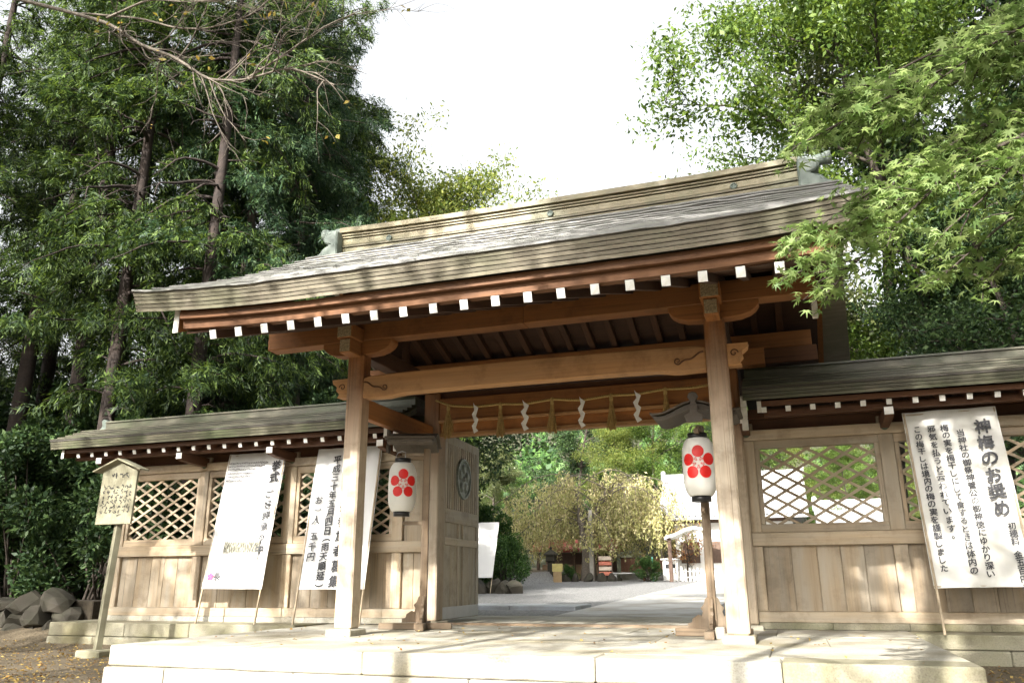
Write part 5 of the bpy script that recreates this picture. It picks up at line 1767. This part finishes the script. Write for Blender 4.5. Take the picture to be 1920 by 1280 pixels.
# ------------------------------------------------------------------ nearly bare branches reaching in at the upper left
def bare_tree():
    g = np.random.default_rng(51)
    br, LPs = [], []
    trunk = np.array([(-13.0, 4.0, -0.45), (-12.9, 4.1, 2.5), (-12.3, 4.6, 5.0), (-11.4, 5.2, 7.0), (-10.2, 5.6, 8.2)])
    br.append((trunk, np.array([0.24, 0.2, 0.16, 0.12, 0.09])))
    mains = [[(-10.2, 5.6, 8.2), (-8.46, 6, 7.63), (-7.0, 6, 6.93), (-6.4, 6.0, 6.45), (-5.93, 6, 6.20), (-5.43, 6, 5.79), (-5.0, 6.05, 5.72), (-4.4, 6.0, 5.72), (-3.8, 5.9, 5.30)],
             [(-7.4, 6, 7.15), (-6.5, 6.0, 6.85), (-6.0, 6.05, 6.62), (-5.6, 6.1, 6.55), (-5.1, 6.15, 6.62), (-4.6, 6.15, 6.95), (-4.0, 6.2, 7.3)],
             [(-7.0, 6, 6.98), (-6.3, 5.9, 6.98), (-5.7, 5.8, 6.7), (-5.2, 5.75, 6.55), (-4.4, 5.7, 6.45)],
             [(-5.0, 6.05, 5.72), (-4.6, 6.1, 5.95), (-4.1, 6.1, 6.2), (-3.6, 6.1, 6.3)],
             [(-10.2, 5.6, 8.2), (-9.0, 5.4, 9.0), (-7.4, 5.2, 9.4), (-5.8, 5.0, 9.6)],
             [(-11.4, 5.2, 7.0), (-11.6, 4.2, 8.6), (-11.2, 3.2, 10.0), (-10.2, 2.2, 11.2)]]
    def twigs(path, r0, depth):
        path = np.array(path, float)
        # resample smoothly
        t = np.linspace(0, len(path) - 1, len(path) * 4)
        pp = np.stack([np.interp(t, np.arange(len(path)), path[:, i]) for i in range(3)], -1)
        pp[1:-1] = (pp[:-2] + pp[1:-1] * 2 + pp[2:]) / 4
        br.append((pp, np.linspace(r0, r0 * 0.3, len(pp))))
        if depth == 0:
            if g.uniform() < 0.12: LPs.extend(list(pp[-3:] + g.normal(size=(3, 3)) * 0.04))
            return
        L = np.sum(np.linalg.norm(np.diff(pp, axis=0), axis=1))
        n = int(L * (4.5 if depth == 2 else 7))
        for q in range(n):
            j = g.integers(int(len(pp) * 0.25), len(pp) - 1)
            d = unit(pp[min(j + 1, len(pp) - 1)] - pp[j - 1]) + g.normal(size=3) * 0.55
            d[2] += 0.1
            Lt = g.uniform(0.35, 1.1) if depth == 2 else g.uniform(0.12, 0.45)
            twigs(bend_path(g, pp[j], d, Lt, 4, 0.5, -0.15), max(0.003, r0 * (0.30 if depth == 2 else 0.45)), depth - 1)
    for i, m_ in enumerate(mains): twigs(m_, 0.030 if i == 0 else (0.034 if i > 3 else 0.016), 2)
    P = np.array(LPs)
    V, F = random_leaves(g, P, 0.06, 0.5, 0.4)
    return tubes_mesh("trunk", br, BARK_GREY, 6), npmesh("crown", V, F, LF_GOLD)


plant("bare_cherry_tree", bare_tree(), (0, 0, 0), 0, 1.0, "almost leafless cherry with pale bare branches reaching in at the upper left", "tree")

# ------------------------------------------------------------------ fieldstone wall, fallen leaves, weeds
fw = thing("fieldstone_wall", "low dark retaining wall of rough fieldstones at the left edge", "stone wall", (-14.5, 12.2, G0))
g = np.random.default_rng(61)


def rock(seed, sx, sy, sz):
    q = np.random.default_rng(seed)
    bm = bmesh.new()
    bmesh.ops.create_icosphere(bm, subdivisions=2, radius=0.5)
    pl = [(unit(q.normal(size=3)), q.uniform(0.22, 0.42)) for _ in range(11)]
    for v in bm.verts:
        p = np.array(v.co[:])
        for nn, dd in pl:
            t = p @ nn
            if t > dd: p = p - nn * (t - dd) * 0.97
        v.co = p * np.array([sx, sy, sz]) * 1.15
    me = bpy.data.meshes.new("stone"); bm.to_mesh(me); bm.free(); me.materials.append(ST_ROCK)
    return me


ROCKS = [rock(70 + i, 1, 1, 1) for i in range(7)]
rowsz = [(G0 + 0.10, 0.34), (G0 + 0.38, 0.36), (G0 + 0.66, 0.34)]
for ri, (zc, hh) in enumerate(rowsz):
    x = -12.30 - 0.17 * ri
    while x > -19.5:
        wd = g.uniform(0.34, 0.78)
        o = put("stone", ROCKS[g.integers(0, 7)], fw, (x - wd / 2, 12.08 + 0.07 * ri + g.normal() * 0.02, zc + g.normal() * 0.025), (g.normal() * 0.10, g.normal() * 0.16, g.choice([0, math.pi]) + g.normal() * 0.15))
        o.scale = (wd * 1.32, 0.62, hh * g.uniform(1.30, 1.55))
        x -= wd
box("earth_core", fw, -19.6, -12.3, 12.25, 13.0, G0, G0 + 0.72, plain("dark_earth", (0.045, 0.035, 0.022), 0.95, 0.4, 20.0), 0.02)

n = 2800
P = np.stack([g.uniform(-15, -7.3, n), 6.8 + 4.5 * g.uniform(0, 1, n) ** 1.4, np.zeros(n)], -1)
P2 = np.stack([g.uniform(1.4, 6.0, 1600), g.uniform(7.5, 11.2, 1600), np.zeros(1600)], -1)
P3 = np.stack([g.uniform(-7.0, 1.25, 130), 7.4 + 4.4 * g.uniform(0, 1, 130) ** 0.8, np.full(130, 0.010)], -1)
Pl = np.concatenate([P, P2])
Pl[:, 2] = ground_h(Pl[:, 0], Pl[:, 1]) + 0.012 * np.sin(Pl[:, 0] * 2.3 + Pl[:, 1]) + 0.008 + g.uniform(0, 0.014, len(Pl))
Pl = np.concatenate([Pl, P3])
n = len(Pl)
D = g.normal(size=(n, 3)) * np.array([1, 1, 0.15]); Nn = np.array([0, 0, 1.0]) + g.normal(size=(n, 3)) * 0.25
V, F = leaf_quads(Pl, D, Nn, g.uniform(0.03, 0.065, n), g.uniform(0.02, 0.04, n), 0.25)
tag(put("fallen_leaves", npmesh("fallen_leaves", V, F, LF_FALL)), "dry yellow leaves scattered on the earth and platform", kind="stuff")

# ------------------------------------------------------------------ the court behind the gate
def weeping():
    g = np.random.default_rng(81)
    br, P = [], []
    base = np.array([0, 0, -0.1])
    tr = np.array([(0, 0, -0.1), (0.02, 0, 1.0), (0.0, 0, 1.8)])
    br.append((tr, np.array([0.36, 0.28, 0.25])))
    for ax in (-1, 1, 0.3):
        st = bend_path(g, tr[2], (0.42 * ax, g.normal() * 0.3, 1.0), 2.8, 6, 0.3)
        br.append((st, np.linspace(0.20, 0.09, 7)))
        for q in range(12):
            j = g.integers(1, 7)
            a = g.uniform(0, 6.28)
            L = g.uniform(2.2, 5.2)
            t = np.linspace(0, 1, 9)
            arch = np.stack([st[j][0] + math.cos(a) * L * t, st[j][1] + math.sin(a) * L * t * 0.8, st[j][2] + 1.3 * np.sin(math.pi * t * 0.75) - 1.9 * t ** 2.2], -1)
            br.append((arch, np.linspace(0.035, 0.008, 9)))
            for s in range(int(L * 9)):
                u = g.uniform(0.1, 1.0) * 7.999; v0 = int(u)
                p = arch[v0] + (arch[v0 + 1] - arch[v0]) * (u - v0) + g.normal(size=3) * 0.12
                Ls = min(g.uniform(0.4, 2.2), p[2] - g.uniform(0.9, 1.7))
                if Ls < 0.2 or abs(p[0]) < 0.22: continue
                nl = int(Ls * 20)
                z = g.uniform(0, Ls, nl)
                dr = g.normal(size=2) * 0.12
                P.append(np.stack([p[0] + dr[0] * z, p[1] + dr[1] * z, p[2] - z], -1) + g.normal(size=(nl, 3)) * 0.05)
                br.append((np.array([p, p + np.array([dr[0] * Ls, dr[1] * Ls, -Ls])]), np.array([0.008, 0.003])))
    P = np.concatenate(P)
    n = len(P)
    D = g.normal(size=(n, 3)) * 0.5 + np.array([0, 0, -1.0])
    V, F = leaf_quads(P, D, g.normal(size=(n, 3)) + np.array([0, -0.6, 0.3]), g.uniform(0.10, 0.20, n), g.uniform(0.045, 0.075, n))
    return tubes_mesh("trunk", br, BARK_GREY, 7), npmesh("crown", V, F, LF_WEEP)


cz = court_z
plant("weeping_cherry", weeping(), (-10.75, 45.0, cz(45)), 0.0, (1.35, 1.2, 1.12), "weeping cherry with straw-coloured hanging twigs in the middle of the court", "tree")
bd_ = thing("tree_border", "ring of dark rocks round the foot of the weeping cherry", "rockery", (-10.75, 44, cz(44)))
for q in range(13):
    a = q / 13 * 2 * math.pi
    o = put("stone", ROCKS[q % 7], bd_, (-10.6 + 1.5 * math.cos(a), 44.6 + 1.1 * math.sin(a), cz(44) + 0.1), (0.2 * q, 0.1 * q, q))
    o.scale = (0.75, 0.6, 0.5)
bar("support_pole", None, (-10.35, 44.2, cz(44)), (-10.35, 44.2, 4.3), 0.22, 0.22, plain("grey_pole", (0.30, 0.28, 0.24), 0.8, 0.2, 6.0), 0.02)
tag(bpy.data.objects["support_pole"], "thick pale pole propping the weeping cherry", "pole")

RNDSH = [shrub(24, 1.2, 1.1, 2.1, LF_SHRUB, 9000, 0.11), shrub(25, 1.5, 1.3, 3.4, LF_SHRUB, 12000, 0.13)]
for i, (x, y, kk, s, lab) in enumerate([(-11.35, 32.5, 0, 1.0, "rounded bright green shrub beyond the door leaf"), (-12.5, 34.0, 1, 1.05, "taller green shrub behind the rounded one"),
                                     (-12.9, 30.5, 0, 1.2, "green shrub behind the leaning white board"), (-14.5, 40.0, 0, 1.1, "low green shrub beside the stone lantern"),
                                     (-11.7, 44.5, 0, 0.42, "tiny clipped shrub at the rocks of the weeping cherry"), (-7.2, 43.5, 0, 0.6, "small shrub under the weeping cherry's right side")]):
    plant("green_shrub", RNDSH[kk], (x, y, cz(y)), i * 0.9, s, lab, "shrub", "green shrubs in the court", ("stem", "foliage"))
BIGSH = shrub(26, 2.6, 2.4, 7.0, LF_DARK, 22000, 0.17, lumps=60)
plant("evergreen_tree", BIGSH, (-13.9, 28.6, 0.2), 1.0, (1.15, 1.15, 1.4), "dark evergreen tree at the left side of the court", "tree", "trees round the court")
plant("evergreen_tree", SHD, (-13.2, 31.0, 0.25), 0.6, (1.05, 1.05, 0.66), "dark spreading tree whose boughs hang over the left side of the court", "tree", "trees round the court")
plant("evergreen_tree", BIGSH, (-17.0, 36.0, 0.3), 2.0, 1.3, "dark evergreen tree farther back on the left of the court", "tree", "trees round the court")
back = [(-27, 53, OLV, 0.75, "olive tree at the far left behind the court"), (-22, 56, BRD, 0.72, "green tree far behind the red-roofed stall"), (-18.5, 51, OLV, 0.55, "low olive tree behind the weeping cherry's left side"),
        (-15.0, 57, DRK, 0.78, "dark tree behind the weeping cherry"), (-11.5, 53, YEL, 0.66, "yellowish tree directly behind the weeping cherry"), (-8.5, 58, BRD, 0.8, "bright tree left of the white hall"),
        (-5.5, 62, DRK, 0.72, "dark tree behind the left end of the white hall roof"), (-1.5, 60, BRD, 0.75, "green tree above the white hall roof"), (2.5, 58, YEL, 0.72, "yellow-green tree seen through the right lattice"),
        (6.5, 56, BRD, 0.7, "bright green tree right of the white hall"), (11, 58, OLV, 0.75, "olive tree far behind the right wall"), (16, 55, DRK, 0.75, "dark tree far right behind the wall"), (3.6, 47, BRD, 0.42, "small bright tree beside the low white roof"), (8.0, 48, YEL, 0.45, "small yellowish tree behind the right banner")]
for i, (x, y, me, s, lab) in enumerate(back):
    plant("court_tree", me, (x, y, cz(y)), i * 1.7, s, lab, "tree", "trees behind the court")

# wooded slope far behind
g = np.random.default_rng(91)
n = 42000
X = g.uniform(-80, 60, n); Yh = g.uniform(62, 104, n)
mound = 5.0 + 2.6 * np.sin(X * 0.42 + 0.8 * np.sin(Yh * 0.3)) + 2.0 * np.sin(X * 0.9 + Yh * 0.5) + g.normal(size=n) * 0.9
mound *= np.where(X > -8, 0.62, 1.0)
P = np.stack([X, Yh, ground_h(X, Yh) * 0.55 + mound * g.uniform(0.25, 1, n) ** 0.5], -1)
V, F = leaf_quads(P, g.normal(size=(n, 3)), g.normal(size=(n, 3)) * 0.6 + np.array([0, -0.7, 0.8]), g.uniform(0.6, 1.3, n), g.uniform(0.4, 0.9, n))
tag(put("wooded_slope", npmesh("wooded_slope", V, F, LF_SHRUB)), "wooded hillside far behind the court", kind="stuff")

# white tile-roofed hall
TILE = plain("grey_roof_tile", (0.40, 0.40, 0.40), 0.35, 0.12, 10.0)
PLAS = plain("white_plaster", (0.78, 0.77, 0.74), 0.8, 0.05, 6.0)
DKW = plain("dark_timber", (0.10, 0.06, 0.04), 0.7, 0.2, 6.0)


def tiled_hall(name, label, x0, x1, yf, yb, ze, zr, wall_in, pitch=0.33):
    h = thing(name, label, "building", ((x0 + x1) / 2, yf + 1, cz(yf)), "white halls with tiled roofs")
    ym = (yf + yb) / 2
    box("plaster_wall", h, x0 + wall_in, x1 - wall_in, yf + 0.9, yb - 0.9, cz(yf) - 0.2, ze + 0.35, PLAS, 0.02)
    box("timber_band", h, x0 + wall_in - 0.05, x1 - wall_in + 0.05, yf + 0.82, yf + 0.895, ze - 0.25, ze + 0.1, DKW, 0.01)
    for q in range(4):
        xx = x0 + wall_in + (x1 - x0 - 2 * wall_in) * (q + 0.5) / 4
        f = box("window", h, xx - 0.5, xx + 0.5, yf + 0.83, yf + 0.9, cz(yf) + 0.9, cz(yf) + 2.0, DKW, 0.01)
    for sgn in (1, -1):
        ya, yb2 = (yf, ym) if sgn > 0 else (yb, ym)
        n = 10
        up, lo = [], []
        for t in np.linspace(0, 1, n):
            y = ya + (yb2 - ya) * t
            z = ze + (zr - ze) * (0.72 * t + 0.28 * t * t)
            up.append((y, z)); lo.append((y, z - 0.12))
        sl = put("roof_slope", extrude_poly("roof_slope", [(y - ym, z - ze) for y, z in up + lo[::-1]], 'x', -(x1 - x0) / 2, (x1 - x0) / 2, TILE), h, ((x0 + x1) / 2, ym, ze))
        br = []
        for q in range(int((x1 - x0) / pitch) + 1):
            x = -(x1 - x0) / 2 + 0.06 + q * pitch
            br.append((np.array([(x, y - ym, z - ze + 0.03) for y, z in up]), np.full(n, 0.075)))
        if sgn > 0:
            rb_ = put("tile_row", tubes_mesh("tile_row", br, TILE, 6), sl, (0, 0, 0), local=True)
            rb_["kind"] = "stuff"
    box("roof_ridge", h, x0 + 0.15, x1 - 0.15, ym - 0.18, ym + 0.18, zr - 0.05, zr + 0.42, TILE, 0.05)
    for xe in (x0 + 0.05, x1 - 0.05):
        box("ridge_end_tile", h, xe - 0.12, xe + 0.12, ym - 0.28, ym + 0.28, zr - 0.15, zr + 0.62, TILE, 0.06)
    return h


tiled_hall("tiled_hall", "white plastered hall with a bright grey tiled roof beyond the right lantern", -6.7, 1.0, 44.2, 50.6, 3.75, 6.0, 0.8)
tiled_hall("tiled_hall", "lower white hall with a tiled roof seen through the right lattice window", 1.3, 4.6, 43.2, 46.6, 3.15, 4.05, 0.5)
# eave porch in front of the hall
pr = thing("porch", "pale curved porch roof in front of the white hall", "porch", (-5.0, 42.6, cz(42)))
a = [(-1.0, 2.55), (-0.9, 2.62), (-0.5, 2.72), (0, 2.95), (0.5, 3.05), (1.0, 2.95), (1.5, 2.72), (1.9, 2.62), (2.0, 2.55)]
put("porch_roof", extrude_poly("porch_roof", a + [(x, z - 0.14) for x, z in a[::-1]], 'y', -0.9, 0.9, PLAS), pr, (-5.0, 42.6, 0.1))
for xx in (-5.8, -3.2): box("porch_post", pr, xx - 0.09, xx + 0.09, 41.9, 42.08, cz(42), 2.6, DKW, 0.01)

# red-roofed stall
RED = plain("red_sheet_roof", (0.42, 0.08, 0.055), 0.5, 0.15, 5.0)
st = thing("stall", "open wooden stall with a red roof behind the weeping cherry", "stall", (-12.2, 48.5, cz(48)))
put("stall_roof", extrude_poly("stall_roof", [(-1.2, 2.25), (0, 2.85), (1.2, 2.25), (1.2, 2.13), (0, 2.73), (-1.2, 2.13)], 'x', -2.6, 2.6, RED), st, (-12.2, 48.5, 0.1))
for xx in (-14.4, -12.2, -10.0): box("stall_post", st, xx - 0.08, xx + 0.08, 47.5, 47.66, cz(48), 2.3, DKW, 0.01)
box("stall_back", st, -14.4, -10.0, 49.2, 49.3, cz(48), 2.2, DKW, 0.01)
box("counter", st, -14.2, -10.2, 47.7, 48.3, cz(48), cz(48) + 0.9, plain("stall_counter", (0.30, 0.20, 0.12), 0.7), 0.02)
rk_ = thing("ornament_rack", "small rack with red and white tags beside the cherry pole", "rack", (-9.7, 44.6, cz(44)))
for q in range(4): box("tag_board", rk_, -10.05, -9.35, 44.55, 44.6, cz(44) + 0.3 + 0.27 * q, cz(44) + 0.5 + 0.27 * q, plain("tag_board_%d" % (q % 2), (0.72, 0.60, 0.48) if q % 2 else (0.6, 0.2, 0.13), 0.6), 0.01)
for xx in (-10.08, -9.32): box("rack_post", rk_, xx - 0.03, xx + 0.03, 44.55, 44.62, cz(44), cz(44) + 1.5, DKW, 0.005)

# stone lantern
sl_ = thing("stone_lantern", "grey stone lantern with square cap left of the weeping cherry", "stone lantern", (-12.45, 43.5, cz(43)))
for nm, r, z0, z1 in (("lantern_base", 0.42, 0.0, 0.3), ("lantern_step", 0.32, 0.301, 0.5), ("lantern_shaft", 0.17, 0.501, 1.05), ("light_box", 0.24, 1.051, 1.38)):
    box(nm, sl_, -12.45 - r, -12.45 + r, 43.5 - r, 43.5 + r, cz(43.5) + z0 - (0.1 if z0 == 0 else 0), cz(43.5) + z1, ST_ROCK, 0.03)
put("lantern_cap", lathe("lantern_cap", [(0.46, 0), (0.46, 0.07), (0.16, 0.26), (0.07, 0.30), (0.09, 0.40), (0.0, 0.50)], ST_ROCK, 4, smooth=False), sl_, (-12.45, 43.5, cz(43.5) + 1.381), (0, 0, R(45)))
yb_ = thing("yellow_notice", "small yellow notice box in front of the stone lantern", "notice", (-11.75, 42.5, cz(42)))
box("notice_face", yb_, -12.1, -11.55, 42.45, 42.55, cz(42) + 0.55, cz(42) + 0.95, plain("yellow_print", (0.52, 0.44, 0.16), 0.6), 0.01)
box("notice_stand", yb_, -12.05, -11.6, 42.46, 42.54, cz(42), cz(42) + 0.548, plain("notice_wood", (0.36, 0.25, 0.13), 0.7), 0.01)

# plank fence, bench, kiosk, white picket fence, poles, plum tree
fn = thing("board_fence", "reddish board fence on a low pale base behind the cherry", "fence", (-8.1, 50.0, cz(47)))
FB = plain("reddish_board", (0.34, 0.17, 0.11), 0.7, 0.2, 4.0)
for q in range(16):
    box("fence_board", fn, -9.9 + 0.225 * q, -9.9 + 0.225 * q + 0.215, 50.0, 50.03, cz(47) + 0.45, cz(47) + 1.25, FB, 0.004)
box("fence_base", fn, -9.95, -6.2, 49.95, 50.15, cz(47) - 0.1, cz(47) + 0.448, ST_PATH, 0.01)
box("fence_cap", fn, -9.95, -6.2, 49.97, 50.08, cz(47) + 1.252, cz(47) + 1.32, DKW, 0.01)
bn_ = thing("bench", "low grey wooden bench in front of the board fence", "bench", (-8.3, 44.5, cz(44)))
box("seat", bn_, -9.3, -7.4, 44.3, 44.75, cz(44) + 0.38, cz(44) + 0.45, ST_PATH, 0.01)
for xx in (-9.1, -7.6): box("leg", bn_, xx - 0.06, xx + 0.06, 44.35, 44.7, cz(44) - 0.02, cz(44) + 0.378, ST_PATH, 0.01)
ki = thing("kiosk", "small white kiosk with a dark slot beside the picket fence", "kiosk", (-6.2, 45.0, cz(45)))
box("kiosk_body", ki, -6.6, -5.8, 44.7, 45.4, cz(45), cz(45) + 1.05, PLAS, 0.02)
box("dark_slot", ki, -6.45, -5.95, 44.68, 44.699, cz(45) + 0.62, cz(45) + 0.85, BLACK, 0.004)
box("kiosk_roof", ki, -6.7, -5.7, 44.6, 45.5, cz(45) + 1.052, cz(45) + 1.14, PLAS, 0.02)
pf = thing("picket_fence", "low white picket fence round the plum tree", "fence", (-5.2, 43.5, cz(43)))
for q in range(9): box("picket", pf, -6.1 + 0.2 * q, -6.1 + 0.2 * q + 0.09, 43.45, 43.49, cz(43) - 0.02, cz(43) + 0.62 + 0.05 * (q % 2), WHITE, 0.004)
for zz_ in (0.18, 0.48): box("fence_rail", pf, -6.15, -4.3, 43.492, 43.53, cz(43) + zz_, cz(43) + zz_ + 0.05, WHITE, 0.004)
bar("post", None, (-7.45, 43.8, cz(43) - 0.05), (-7.43, 43.8, cz(43) + 1.35), 0.13, 0.13, plain("brown_post", (0.16, 0.08, 0.04), 0.8), 0.02).name = "brown_post"
tag(bpy.data.objects["brown_post"], "brown wooden post under the right side of the weeping cherry", "post")
bar("post", None, (-7.0, 43.8, cz(43) - 0.05), (-7.0, 43.8, cz(43) + 1.25), 0.06, 0.06, plain("green_post", (0.05, 0.22, 0.17), 0.6), 0.01).name = "green_pole"
tag(bpy.data.objects["green_pole"], "thin green pole beside the brown post", "pole")
PLM = broad_tree(35, 2.6, 1.3, 0.3, LF_PLUM, BARK, n_limbs=9, n_sub=5, n_tip=4, per_tip=7, leaf=0.11, tip_r=0.22, trunk_r=0.09)
plant("plum_tree", PLM, (-5.3, 44.3, cz(44)), 0.0, 1.0, "little plum tree with reddish leaves inside the picket fence", "tree")

# leaning white board behind the door leaf
banner("white board on thin legs leaning beyond the open door leaf", (-10.75, 26.9, 0.72), (-9.80, 26.9, 0.72), (-10.7, 27.6, 2.62), (cz(27), cz(27)), SHEET, [], INK, wr=0.001, seedv=9)
rks = thing("garden_rocks", "cluster of grey garden rocks at the foot of the leaning white board", "rocks", (-11.0, 27.4, cz(27)))
for q in range(7):
    o = put("stone", ROCKS[q], rks, (-11.6 + 0.42 * q, 27.2 + 0.25 * math.sin(q * 2.0), cz(27) + 0.12), (q, 0.3 * q, 2 * q))
    o.scale = (0.8, 0.6, 0.62)
